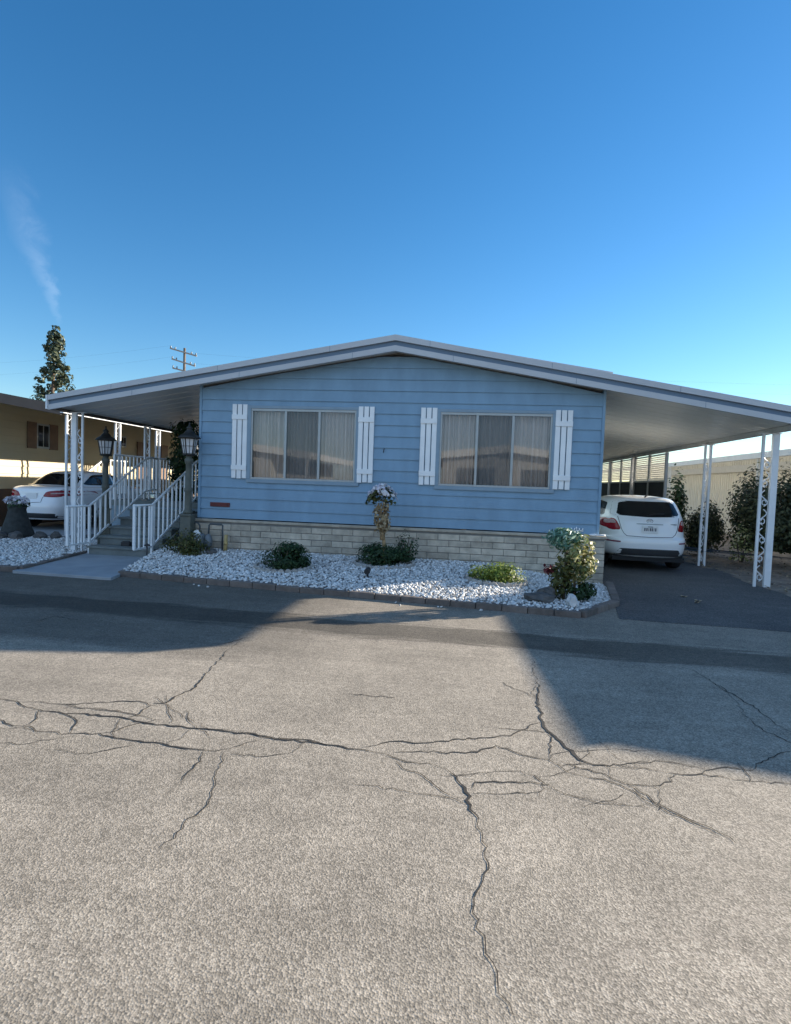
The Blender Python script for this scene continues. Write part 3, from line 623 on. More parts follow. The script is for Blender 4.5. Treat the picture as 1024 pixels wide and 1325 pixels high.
def railing(name,label,cat,group,top,bot,n_bal,feet,mat='white',br=.0145):
    o=wthing(name,tuple(feet[0]),label,cat,group)
    def at(path,t):
        L=[0]
        for a,b in zip(path,path[1:]): L.append(L[-1]+math.hypot(b[0]-a[0],b[1]-a[1]))
        t*=L[-1]
        for i in range(len(path)-1):
            if t<=L[i+1]+1e-9:
                u=(t-L[i])/(L[i+1]-L[i]); return Vector(path[i]).lerp(Vector(path[i+1]),u)
        return Vector(path[-1])
    a=MB(); a.tube(top,.021,8); a.rock(top[0],(.026,.026,.026),1,0,2); a.build('top_rail',M[mat],o)
    b=MB()
    for p,q in zip(bot,bot[1:]): b.bar(p,q,.03,.03)
    b.build('bottom_rail',M[mat],o)
    for i in range(n_bal):
        t=i/(n_bal-1) if n_bal>1 else 0; t=min(max(t,.004),.996)
        P,Q=at(top,t),at(bot,t); c=MB(); ww=br*(1.5 if i==0 else 1); c.box(Q.x-ww,Q.x+ww,Q.y-ww,Q.y+ww,Q.z,P.z); c.build('baluster',M[mat],o)
    for f in feet:
        zt=[p for p in top if abs(p[1]-f[1])<.02 and abs(p[0]-f[0])<.02]; zt=zt[0][2] if zt else f[2]+.9
        c=MB(); c.box(f[0]-.02,f[0]+.02,f[1]-.02,f[1]+.02,f[2],zt); c.box(f[0]-.04,f[0]+.04,f[1]-.04,f[1]+.04,f[2],f[2]+.008); c.build('rail_post',M[mat],o)
    return o
GR='white metal railings of the porch'
XS=-7.24
railing('stair_railing','white stair railing on the left edge of the porch steps','railing',GR,
   [(XS,9.58,.87),(XS,10.2,.87),(XS,12.1,1.85),(XS,12.35,1.90),(XS,12.6,1.88)],[(XS,9.58,.16),(XS,10.2,.16),(XS,12.1,1.13),(XS,12.35,1.16),(XS,12.6,1.16)],20,[(XS,10.2,-.055),(XS,12.6,.92)])
XS2=-5.82
railing('stair_railing','white stair railing on the right edge of the porch steps, next to the blue wall','railing',GR,
   [(XS2,9.40,.95),(XS2,9.98,.95),(XS2,11.7,1.83),(XS2,12.0,1.88)],[(XS2,9.40,.17),(XS2,9.98,.17),(XS2,11.7,1.05),(XS2,12.0,1.10)],17,[(XS2,9.98,-.055),(XS2,12.0,.92)])
railing('deck_railing','long white railing along the outer left edge of the porch deck','railing',GR,
   [(-7.95,12.05,1.93),(-7.95,18.5,1.93)],[(-7.95,12.05,1.03),(-7.95,18.5,1.03)],44,[(-7.95,12.05,.92),(-7.95,15.2,.92),(-7.95,18.5,.92)])
railing('deck_railing','short white railing between the right stair railing and the house corner','railing',GR,
   [(-5.78,12.02,1.86),(-5.08,12.02,1.86)],[(-5.78,12.02,1.22),(-5.08,12.02,1.22)],8,[(-5.12,12.02,.92)])
bx=MB(); bx.box(-6.65,-6.47,10.30,10.38,.107,.185); bx.box(-6.63,-6.49,10.32,10.36,.185,.20)
tag(bx.build('key_box',M['dark'],origin=(-6.56,10.34,.107),bevel=.006),'small dark box sitting on the lowest porch step','box')
# lamp posts
lp=thing('lamp_post',(-5.09,9.93,.06),'lantern lamp post standing against the left corner of the blue home','lamp post','lantern lamp posts either side of the porch steps')
b=MB(); b.obox((0,0,.36),(.25,.25,.72),None,0,.78); b.box(-.13,.13,-.13,.13,-.1,.0); b.obox((0,0,.735),(.23,.23,.04)); b.build('pedestal',M['lamppost'],lp,bevel=.012)
b=MB(); b.lathe([(.085,.755),(.085,.80),(.065,.84),(.062,1.15),(.075,1.17),(.075,1.22),(.058,1.24),(.052,1.66),(.075,1.70),(.075,1.75),(.05,1.78),(.06,1.83)],n=14); b.build('post',M['lamppost'],lp)
b=MB(); z0,z1=1.85,2.13
ring=lambda r,z:[Vector((r*math.cos(R(60*k+30)),r*math.sin(R(60*k+30)),z)) for k in range(6)]
lo,hi=ring(.105,z0),ring(.155,z1)
for k in range(6):
    b.bar(lo[k],hi[k],.016,.016); b.bar(lo[k],lo[(k+1)%6],.018,.02); b.bar(hi[k],hi[(k+1)%6],.02,.022)
    m0,m1=(lo[k]+lo[(k+1)%6])/2,(hi[k]+hi[(k+1)%6])/2; b.bar(m0,m1,.008,.008); b.bar((lo[k]+hi[k])/2,(lo[(k+1)%6]+hi[(k+1)%6])/2,.008,.008)
b.lathe([(.11,z0-.03),(.12,z0-.012),(.11,z0)],n=6)
lan=b.build('lantern_frame',M['lampmetal'],lp)
b=MB(); lo,hi=ring(.098,z0+.005),ring(.147,z1-.005); b.add(lo+hi,[(k,(k+1)%6,6+(k+1)%6,6+k) for k in range(6)]); b.build('lantern_glass',M['lampglass'],lan)
b=MB(); b.lathe([(.205,z1+.004),(.20,z1+.02),(.13,z1+.075),(.10,z1+.085),(.085,z1+.12),(.05,z1+.15),(.045,z1+.175),(.06,z1+.19),(.03,z1+.22),(.012,z1+.25),(.018,z1+.27),(.004,z1+.30)],n=12); b.build('lantern_cap',M['lampmetal'],lan)
dup(lp,(-7.36,10.86,.04),R(25),'lantern lamp post seen behind the left stair railing, in front of the tan house')
# dark climbing plant on the porch
vp=wthing('climbing_plant',(-6.76,13.0,.92),'tall dark leafy plant on the porch behind the right lantern','plant')
m=MB(); 
for k in range(7):
    c=(-6.76+.08*math.sin(k*1.7),13.0,1.05+k*.26); P,N=blob(c,(.38,.32,.26),420,8,.35,.3); m.leaves(P,N,.055)
m.build('foliage',M['plant_dark'],vp)
m=MB(); m.tube([(-6.76,13.0,.92),(-6.73,13.02,1.7),(-6.79,13.0,2.45)],[.03,.022,.012],7); m.lathe([(.13,0),(.17,.02),(.2,.22),(.19,.24)],(-6.76,13.0,.921),16); m.build('trunk',M['bark'],vp)
# ------------------------------------------------------------------ garden
def bush(name,center,rad,n,lsize,mat,label,cat='shrub',group=None,clumps=16,spread=.3,stem=True,asp=.5,up=.4):
    o=wthing(name,(center[0],center[1],center[2]-rad[2]*.6),label,cat,group)
    m=MB(); P,N=blob(center,rad,n,clumps,spread,.35,zmin=center[2]-rad[2]*.6,up=up); m.leaves(P,N,lsize,asp=asp); m.build('foliage',M[mat],o)
    if stem:
        m=MB()
        for k in range(7):
            a=k*2.3; m.tube([(center[0]+.03*math.cos(a),center[1]+.03*math.sin(a),center[2]-rad[2]*.65),(center[0]+.35*rad[0]*math.cos(a),center[1]+.35*rad[1]*math.sin(a),center[2]),(center[0]+.6*rad[0]*math.cos(a),center[1]+.6*rad[1]*math.sin(a),center[2]+rad[2]*.55)],[.012,.009,.004],5)
        m.build('stems',M['bark'],o)
    return o
def edge_ring(cx,cy,rx,ry,z,label):
    m=MB(); n=int(2*math.pi*max(rx,ry)/.105)
    for k in range(n):
        a=2*math.pi*k/n; x,y=cx+rx*math.cos(a),cy+ry*math.sin(a)
        prof=[(-.045,0),(.045,0),(.045,.05),(.03,.078),(0,.088),(-.03,.078),(-.045,.05)]
        rot=Matrix.Rotation(a+math.pi/2,3,'Z'); zz=z+hoff(x,y)
        vs=[Vector((x,y,zz-.03))+rot@Vector((u,t,w)) for t in (-.018,.018) for u,w in prof]; q=len(prof)
        m.add(vs,[tuple(range(q)),tuple(range(2*q-1,q-1,-1))]+[(i,i+q,(i+1)%q+q,(i+1)%q) for i in range(q)])
    o=m.build('scalloped_edging',M['scallop'],origin=(cx,cy,z)); return tag(o,label,'garden edging','scalloped edging rings round the shrubs')
hoff=lambda x,y: hbed(x,y)
bush('flowering_shrub',(-4.98,9.62,.28),(.44,.30,.28),1500,.027,'plant_olive','yellowish green shrub in front of the gas meter',group='shrubs in the white gravel')
zz=hbed(-2.9,8.95)
bush('round_shrub',(-2.93,8.95,zz+.16),(.42,.34,.25),4200,.024,'plant_dark','dark green round shrub in white gravel below the left window',group='shrubs in the white gravel',clumps=26,spread=.24)
edge_ring(-2.93,8.95,.46,.36,0,'scalloped concrete ring round the dark shrub below the left window')
zz=hbed(-1.4,9.55)
bush('round_shrub',(-1.38,9.58,zz+.13),(.46,.34,.22),3400,.025,'plant_dark','dark green shrub at the foot of the dried flower stalk',group='shrubs in the white gravel',clumps=24,spread=.24)
bush('leggy_shrub',(-1.03,9.72,zz+.28),(.24,.2,.34),520,.028,'plant_dark','taller loose dark shrub leaning right of the dried flower stalk',group='shrubs in the white gravel',clumps=12,spread=.35)
edge_ring(-1.36,9.5,.50,.36,0,'scalloped concrete ring round the shrub under the dried flower stalk')
zz=hbed(.48,8.85)
bush('succulent_clump',(.50,8.82,zz+.10),(.42,.30,.20),2400,.026,'plant_bright','bright yellow-green low plant below the right window',group='shrubs in the white gravel',clumps=30,spread=.2,up=.9,stem=False)
edge_ring(.48,8.78,.45,.33,0,'scalloped concrete ring round the bright green plant')
# dried flower stalk
z0=hbed(-1.42,9.5)
fl=wthing('flower_tree',(-1.42,9.5,z0),'brown twisted flower stalk topped with white blossoms between the two windows','plant')
m=MB()
m.tube([(-1.36,9.5,z0-.05),(-1.37,9.5,z0+.35),(-1.40,9.5,z0+.6)],[.035,.03,.028],8)
for k in range(9):
    a=k*.7; pts=[]
    for t in range(9):
        u=t/8; rr=.028+.10*max(0,math.sin(u*3.4-.7))*(.6+.4*math.sin(k)); pts.append((-1.40-.03*u+rr*math.cos(a+u*3.4),9.5+rr*math.sin(a+u*3.4),z0+.42+u*.62))
    m.tube(pts,[.018-.001*t for t in range(9)],6)
m.build('trunk',M['stalk'],fl)
m=MB(); P,N=blob((-1.42,9.5,z0+.80),(.15,.13,.32),420,16,.3); m.leaves(P,N,.032,asp=.6); m.build('dried_blooms',M['petal_dry'],fl)
m=MB(); P,N=blob((-1.43,9.5,z0+1.18),(.25,.2,.13),300,14,.3); P[:,2]-=((P[:,0]+1.43)**2)*1.8; m.leaves(P,N,.04); m.build('leaves',M['plant_olive'],fl)
m=MB(); P,N=blob((-1.43,9.5,z0+1.27),(.27,.2,.10),230,22,.2); P[:,2]-=((P[:,0]+1.43)**2)*2.2; m.leaves(P,N,.034,asp=.75); m.build('blossoms',M['petal_white'],fl)
# tall artificial looking plant at the corner
z0=hbed(1.44,8.1)
ft=wthing('flower_tree',(1.44,8.1,z0),'bushy mint green and cream variegated plant at the right corner of the gravel bed','plant')
m=MB()
m.tube([(1.36,8.08,z0-.05),(1.38,8.08,z0+.5),(1.36,8.1,z0+.8)],[.028,.024,.018],7)
m.tube([(1.52,8.12,z0-.05),(1.50,8.1,z0+.45),(1.58,8.1,z0+.7)],[.02,.017,.012],7); m.build('trunk',M['bark'],ft)
m=MB(); P,N=blob((1.33,8.1,z0+.80),(.30,.22,.17),620,16,.3,up=0); m.leaves(P,N,.046,asp=.32); m.build('mint_leaves',M['plant_mint'],ft)
m=MB(); P,N=blob((1.54,8.08,z0+.57),(.24,.2,.32),850,18,.22); m.leaves(P,N,.036,asp=.55); m.build('variegated_leaves',M['plant_var'],ft)
m=MB(); P,N=blob((1.30,8.05,z0+.24),(.14,.14,.28),300,12,.3); m.leaves(P,N,.045); P,N=blob((1.40,8.02,z0+.5),(.2,.16,.2),220,12,.3); m.leaves(P,N,.04); m.build('olive_leaves',M['plant_olive'],ft)
m=MB(); P,N=blob((1.60,8.1,z0+.15),(.20,.17,.14),480,20,.25,zmin=z0); m.leaves(P,N,.034); m.build('low_leaves',M['plant_dark'],ft)
m=MB(); P,N=blob((1.17,8.1,z0+.42),(.10,.1,.07),70,6,.3); m.leaves(P,N,.04); m.build('red_leaves',M['petal_red'],ft)
def rock(c,s,seed,label,mat='rock'):
    m=MB(); m.rock(c,s,seed); return tag(m.build('rock',M[mat],origin=(c[0],c[1],c[2]-s[2]*.5)),label,'rock','loose rocks in the gravel beds')
rock((1.00,7.80,.04),(.19,.14,.075),3,'flat dark grey rock in gravel left of the variegated plant')
rock((1.40,7.62,.05),(.075,.075,.10),5,'upright pale grey rock at the foot of the variegated plant','rockpale')
rock((1.12,7.98,.08),(.13,.10,.09),9,'small dark rock behind the flat grey rock')
# spot light and stake light
z0=hbed(-1.47,8.55)
sp=wthing('garden_spotlight',(-1.47,8.55,z0),'small black garden spotlight standing in gravel near the kerb','spotlight')
m=MB(); m.lathe([(.05,0),(.06,.015),(.02,.02),(.012,.07)],(-1.47,8.55,z0+.0),12); m.build('stake_base',M['dark'],sp)
m=MB(); m.tube([(-1.47,8.47,z0+.10),(-1.47,8.50,z0+.105),(-1.47,8.60,z0+.12),(-1.47,8.64,z0+.125)],[.045,.048,.04,.025],12); m.build('lamp_head',M['dark'],sp)
z0=hbed(-5.5,9.3)
sl_=wthing('stake_light',(-5.50,9.28,z0),'thin black stake light at the right edge of the walkway','garden light')
m=MB(); m.tube([(-5.50,9.28,z0-.05),(-5.50,9.28,z0+.17)],.012,7); m.build('stake',M['dark'],sl_)
m=MB(); m.lathe([(.02,0),(.05,.01),(.055,.02),(.02,.045),(.004,.05)],(-5.50,9.28,z0+.17),12); m.build('lamp_cap',M['dark'],sl_)
# gas meter
gm=wthing('gas_meter',(-4.75,9.98,.15),'grey gas meter with looped pipes against the block skirt','gas meter')
m=MB(); arch=[(-5.02,9.98,.2),(-5.02,9.98,.55)]+[(-4.95-.07*math.cos(a),9.98,.57+.09*math.sin(a)) for a in [k*math.pi/8 for k in range(9)]]+[(-4.88,9.98,.5)]
m.tube(arch,.016,8); m.build('inlet_pipe',M['pipe'],gm)
m=MB(); m.tube([(-4.72,9.98,.3),(-4.70,9.98,.62),(-4.68,9.98,.64),(-4.46,9.98,.64),(-4.44,9.98,.62),(-4.44,9.98,.12)],.016,8); m.build('outlet_pipe',M['pipe'],gm)
m=MB(); m.lathe([(.02,0),(.10,.01),(.11,.05),(.11,.19),(.09,.22),(.03,.24)],(-4.86,9.93,.24),16); m.box(-4.95,-4.77,9.86,9.93,.26,.42); m.build('meter_body',M['steelgrey'],gm)
m=MB(); m.tube([(-4.87,9.87,.47),(-4.87,9.83,.47)],.062,16); m.tube([(-4.86,9.86,.36),(-4.86,9.825,.36)],.04,14); m.build('meter_dial',M['plate'],gm)
m=MB(); m.lathe([(.03,0),(.07,.05),(.08,.14),(.06,.22),(.02,.26)],(-4.70,9.95,.2),14); m.build('regulator',M['steelgrey'],gm)
ym=MB(); ym.tube([(-4.36,9.93,.08),(-4.355,9.93,.30),(-4.35,9.935,.46)],[.034,.034,.03],10); ym.tube([(-4.37,9.90,.30),(-4.30,9.88,.31)],.02,8)
tag(ym.build('pipe_marker',M['yellow'],origin=(-4.36,9.93,.08)),'yellowish upright pipe stub right of the gas meter','pipe')
rock((-4.52,9.72,hbed(-4.52,9.72)+.03),(.10,.08,.06),14,'dark rock on gravel below the gas meter')
# white bits on the skirt cap
wm=MB(); wm.rock((2.16,10.14,.743),(.07,.03,.02),21); wm.rock((2.30,10.14,.743),(.06,.035,.018),22); wm.rock((2.23,10.15,.738),(.05,.03,.012),23)
tag(wm.build('crumpled_paper',M['plate'],origin=(2.23,10.14,.73)),'crumpled white paper scraps lying on the right end of the skirt cap','paper')
# dry leaves on the driveway
for k,(x,y,s) in enumerate(((3.38,9.29,.05),(3.47,8.98,.05),(3.40,8.84,.035))):
    m=MB(); pts=[(x+s*math.cos(a)*(1+.3*math.cos(3*a)),y+s*.7*math.sin(a)*(1+.3*math.cos(3*a)),-.092+.018*abs(math.cos(a*1.5))) for a in [j*math.pi/6 for j in range(12)]]
    m.add(pts+[(x,y,-.086)],[(j,(j+1)%12,12) for j in range(12)]); m.add([(p[0],p[1],p[2]+.002) for p in pts]+[(x,y,-.084)],[(j,(j+1)%12,12) for j in range(12)])
    tag(m.build('fallen_leaf',M['leaflitter'],origin=(x,y,-.094)),['pale dry leaf on the driveway, farthest of three','pale dry leaf on the driveway, middle of three','small dry leaf on the driveway, nearest of three'][k],'leaf','dry leaves on the driveway')
# leaf litter on the soil strip
m=MB(); n=1500; P=np.stack([RNG.uniform(5.1,8.2,n),RNG.uniform(9,20,n),RNG.uniform(-.075,-.045,n)],1); N=RNG.normal(size=(n,3))*.3; N[:,2]+=1; N/=np.linalg.norm(N,axis=1,keepdims=True)
m.leaves(P,N,.035); tag(m.build('leaf_litter',M['leaflitter']),'dry leaf litter on the soil strip beside the carport','leaf litter',kind='stuff')
m=MB(); P=[]
while len(P)<75:
    x,y=random.uniform(-5.5,2.2),random.uniform(7.5,10.1)
    if pin(x,y,CURB+[(2.36,10.2),(-5.62,10.2)]): P.append((x,y,hbed(x,y)+.028))
P=np.array(P); Nn=RNG.normal(size=(len(P),3))*.3; Nn[:,2]+=1; Nn/=np.linalg.norm(Nn,axis=1,keepdims=True)
m.leaves(P,Nn,.024); tag(m.build('leaf_litter',M['leaflitter']),'small dry leaves scattered over the white gravel','leaf litter',kind='stuff')
# planter on the left
pl=wthing('stump_planter',(-10.24,11.9,-.02),'dark flared planter with pale flowers in front of the white sedan','planter')
m=MB(); m.lathe([(.36,0),(.34,.1),(.27,.28),(.21,.48),(.18,.62),(.2,.70),(.17,.72)],(-10.24,11.9,-.02),16); m.build('pot',pmat('dark_planter',(.035,.038,.035),.9,var=.4,scale=10,bump=.8,bscale=20),pl)
m=MB(); P,N=blob((-10.24,11.9,.80),(.26,.22,.12),380,16,.25); m.leaves(P,N,.04,asp=.7); m.build('blossoms',M['petal_white'],pl)
m=MB(); P,N=blob((-10.24,11.9,.72),(.27,.22,.10),200,10,.3); m.leaves(P,N,.045); m.build('leaves',M['plant_dark'],pl)
k=0
for x,y,s,lab in ((-10.75,11.6,.16,'dark rock at the left foot of the flared planter'),(-10.35,11.45,.17,'dark rock in front of the flared planter'),(-9.98,11.55,.14,'dark rock at the right foot of the flared planter'),(-9.62,11.85,.13,'dark rock beside the thin awning post of the tan house'),(-9.35,12.0,.10,'small brown rock at the edge of the parking slab')):
    rock((x,y,.03),(s*1.25,s,.11),30+k,lab); k+=1

# ------------------------------------------------------------------ cars
def loft(rings,n=72):
    vs=[];fs=[]
    for z,yr,yf,hw,ex,tilt in rings:
        yc,hl=(yr+yf)/2,(yf-yr)/2
        for k in range(n):
            a=2*math.pi*k/n; c,s=math.cos(a),math.sin(a)
            x=hw*math.copysign(abs(c)**(2/ex),c); y=yc+hl*math.copysign(abs(s)**(2/ex),s)
            vs.append((x,y,z+tilt*(y-yc)/max(hl,.1)))
    m=len(rings)
    for i in range(m-1):
        for k in range(n): fs.append((i*n+k,i*n+(k+1)%n,(i+1)*n+(k+1)%n,(i+1)*n+k))
    vs.append((0,(rings[-1][1]+rings[-1][2])/2,rings[-1][0]+.008)); t=len(vs)-1
    for k in range(n): fs.append(((m-1)*n+k,(m-1)*n+(k+1)%n,t))
    fs.append(tuple(range(n))[::-1])
    return vs,fs
def spl(keys,per=4):     # smooth interpolation between rings
    out=[]
    for i in range(len(keys)-1):
        p0=keys[max(i-1,0)];p1=keys[i];p2=keys[i+1];p3=keys[min(i+2,len(keys)-1)]
        for j in range(per):
            t=j/per; out.append(tuple(.5*((2*b)+(-a+c)*t+(2*a-5*b+4*c-d)*t*t+(-a+3*b-3*c+d)*t**3) for a,b,c,d in zip(p0,p1,p2,p3)))
    out.append(keys[-1]); return out
def round_poly(P,r=.25,n=5):
    out=[];N=len(P)
    for i in range(N):
        a,b,c=Vector(P[i-1]),Vector(P[i]),Vector(P[(i+1)%N]); p=b.lerp(a,r); q=b.lerp(c,r)
        for k in range(n+1):
            t=k/n; out.append(tuple(p*(1-t)**2+b*2*t*(1-t)+q*t*t))
    return out
class Car:
    def __init__(s,root,rings): 
        s.root=root; v,f=loft(spl(rings)); s.bv=BVHTree.FromPolygons([Vector(q) for q in v],f); s.v,s.f=v,f
    def hit(s,u,w,axis,off):
        if axis=='r': o,d=Vector((u,-3,w)),Vector((0,1,0))
        elif axis=='f': o,d=Vector((u,9,w)),Vector((0,-1,0))
        elif axis=='R': o,d=Vector((3,u,w)),Vector((-1,0,0))
        else: o,d=Vector((-3,u,w)),Vector((1,0,0))
        h=s.bv.ray_cast(o,d)
        if h[0] is None: return None
        return h[0]+h[1]*off
    def patch(s,poly,axis,off,name,mat,parent=None,rnd=.25,rings=6):
        P=round_poly(poly,rnd) if rnd else poly
        D=[]      # refine the outline
        for a,b in zip(P,P[1:]+P[:1]):
            k=max(1,int(math.hypot(b[0]-a[0],b[1]-a[1])/.06)); D+=[(a[0]+(b[0]-a[0])*t/k,a[1]+(b[1]-a[1])*t/k) for t in range(k)]
        cx=sum(p[0] for p in D)/len(D); cy=sum(p[1] for p in D)/len(D); m=MB(); vs=[];n=len(D)
        for r in range(rings+1):
            t=1-r/(rings+.0) if r<rings else 0
            for x,y in (D if r<rings else [(cx,cy)]):
                q=s.hit(cx+(x-cx)*t,cy+(y-cy)*t,axis,off if r else off*.2)
                if q is None: q=s.hit(cx+(x-cx)*t*.97,cy+(y-cy)*t*.97,axis,off) or Vector((cx,0,cy))
                vs.append(q)
        fs=[(r*n+k,r*n+(k+1)%n,(r+1)*n+(k+1)%n,(r+1)*n+k) for r in range(rings-1) for k in range(n)]
        e=rings*n; fs+=[((rings-1)*n+k,(rings-1)*n+(k+1)%n,e) for k in range(n)]
        m.add(vs,fs,0,True); return m.build(name,mat,parent or s.root)
    def line(s,pts,axis,r,name,mat,off=.0):
        Q=[]
        for a,b in zip(pts,pts[1:]):
            k=max(1,int(math.hypot(b[0]-a[0],b[1]-a[1])/.05))
            for t in range(k): Q.append(s.hit(a[0]+(b[0]-a[0])*t/k,a[1]+(b[1]-a[1])*t/k,axis,off))
        Q.append(s.hit(pts[-1][0],pts[-1][1],axis,off)); Q=[q for q in Q if q is not None]
        m=MB(); m.tube(Q,r,6); return m.build(name,mat,s.root)
    def body(s,mat):
        m=MB(); m.add(s.v,s.f,0,True); return m.build('body',mat,s.root)
    def wheel(s,x,y,r,side):
        m=MB(); w=.2
        prof=[(r*.62,-w/2),(r*.93,-w/2),(r,-w/2+.03),(r,w/2-.03),(r*.93,w/2),(r*.62,w/2)]
        n=28; vs=[(x+z*side,y+q*math.cos(2*math.pi*k/n),r+q*math.sin(2*math.pi*k/n)) for q,z in prof for k in range(n)]
        m.add(vs,[(i*n+k,i*n+(k+1)%n,(i+1)*n+(k+1)%n,(i+1)*n+k) for i in range(5) for k in range(n)],0,True); wo=m.build('wheel',M['rubber'],s.root)
        m=MB()
        for k in range(7):
            a=2*math.pi*k/7; m.bar((x+side*.085,y,r),(x+side*.085,y+r*.6*math.cos(a),r+r*.6*math.sin(a)),.02,.05)
        m.tube([(x+side*.02,y,r),(x+side*.10,y,r)],r*.16,12); m.tube([(x+side*.0,y,r),(x+side*.03,y,r)],r*.62,24); m.build('rim',M['chrome'],wo)
# white hatchback in the carport
hc=thing('hatchback_car',(3.68,12.05,-.094),'white hatchback parked under the right carport, seen from behind','car')
H=[(.27,.12,4.15,.78,4.2,0),(.32,.03,4.28,.84,4.6,0),(.42,0,4.35,.862,5,0),(.56,-.015,4.36,.874,5,0),(.655,.0,4.36,.876,5,0),(.70,.045,4.34,.874,4.8,0),(.80,.055,4.28,.870,4.6,0),(.92,.075,4.15,.862,4.4,.0),(1.0,.10,3.8,.85,4.4,0),(1.06,.135,3.35,.83,4.6,0),(1.12,.175,3.15,.805,4.8,0),(1.26,.29,2.8,.755,5,0),(1.38,.39,2.5,.70,4.8,0),(1.445,.45,2.2,.64,4.4,0),(1.495,.58,1.95,.54,3.6,0),(1.525,.9,1.6,.30,2.6,0)]
c=Car(hc,H); c.body(M['carwhite'])
c.patch([(-.72,1.12),(-.63,1.41),(.63,1.41),(.72,1.12),(0,1.09)],'r',.006,'rear_window',M['cargl'],rnd=.12)
for sx in (-1,1):
    t=c.patch([(sx*.835,1.045),(sx*.64,1.05),(sx*.54,.825),(sx*.70,.805),(sx*.845,.875)],'r',.008,'tail_light',M['tail'],rnd=.3)
    c.patch([(sx*.80,1.01),(sx*.65,1.03),(sx*.61,.945),(sx*.80,.925)],'r',.012,'reversing_lens',M['tailclear'],parent=t,rnd=.3)
    c.patch([(sx*.80,.605),(sx*.56,.600),(sx*.56,.568),(sx*.80,.570)],'r',.006,'bumper_reflector',pmat('bumper_reflector_red',(.22,.06,.09),.2),rnd=.2)
    ax='R' if sx>0 else 'L'
    c.patch([(.62,1.10),(.74,1.36),(1.45,1.40),(1.50,1.08)],ax,.006,'side_window',M['cargl'],rnd=.16); c.patch([(1.56,1.08),(1.52,1.40),(2.2,1.36),(2.75,1.07)],ax,.006,'side_window',M['cargl'],rnd=.14)
    for yy in (.86,3.45): c.patch([(yy+.36*math.cos(a),.29+.36*math.sin(a)) for a in [k*math.pi/10 for k in range(11)]]+[(yy-.36,.24),(yy+.36,.24)],ax,.005,'wheel_arch',M['rubber'],rnd=0)
    for yy in (.86,3.45): c.wheel(sx*.74,yy,.315,sx)
c.line([(-.60,1.09),(-.54,.84),(-.50,.76),(-.44,.705),(0,.69),(.44,.705),(.50,.76),(.54,.84),(.60,1.09)],'r',.006,'hatch_seam',M['valance'],.001)
c.patch([(-.56,.455),(.56,.455),(.66,.315),(-.66,.315)],'r',.012,'rear_valance',M['valance'],rnd=.08)
m=MB(); m.box(-.70,.70,.10,4.0,.20,.285); m.build('underbody',M['rubber'],hc)
c.patch([(-.26,.965),(.26,.965),(.26,.945),(-.26,.945)],'r',.014,'hatch_handle_trim',M['alu'],rnd=.2)
pm_=MB(); pm_.box(-.155,.155,.034,.046,.775,.925); po=pm_.build('number_plate',M['plate'],hc,bevel=.006)
tx=MB()
for k in range(7):
    x=-.118+k*.034+(.006 if k>0 else 0); tx.box(x,x+.022,.030,.034,.818,.88) if k not in (2,5) else tx.box(x+.006,x+.016,.030,.034,.818,.88)
tx.box(-.05,.05,.030,.034,.897,.91); tx.build('plate_characters',M['platetext'],po)
em=MB(); y_=c.hit(0,1.02,'r',.012).y; el=lambda rx,rz,cz:[(rx*math.cos(a),y_,cz+rz*math.sin(a)) for a in [k*math.pi/12 for k in range(25)]]
em.tube(el(.06,.04,1.02),.006,6); em.tube(el(.02,.036,1.02),.005,6); em.tube(el(.044,.014,1.036),.005,6); em.build('emblem',M['chrome'],hc)
bd=MB(); 
for k in range(6): bd.box(.40+k*.022,.414+k*.022,c.hit(.45,.965,'r',.006).y-.004,c.hit(.45,.965,'r',.006).y+.02,.955,.972)
bd.build('badge',M['steelgrey'],hc)
m=MB(); m.tube([(0,.52,1.50),(0,.44,1.53),(0,.40,1.535)],[.018,.012,.006],7); m.build('roof_antenna',M['dark'],hc)
m=MB(); m.tube([(-.05,c.hit(-.05,1.12,'r',.01).y,1.12),(.10,c.hit(.1,1.16,'r',.014).y-.01,1.16),(.30,c.hit(.3,1.17,'r',.014).y-.01,1.17)],.007,5); m.build('rear_wiper',M['dark'],hc)
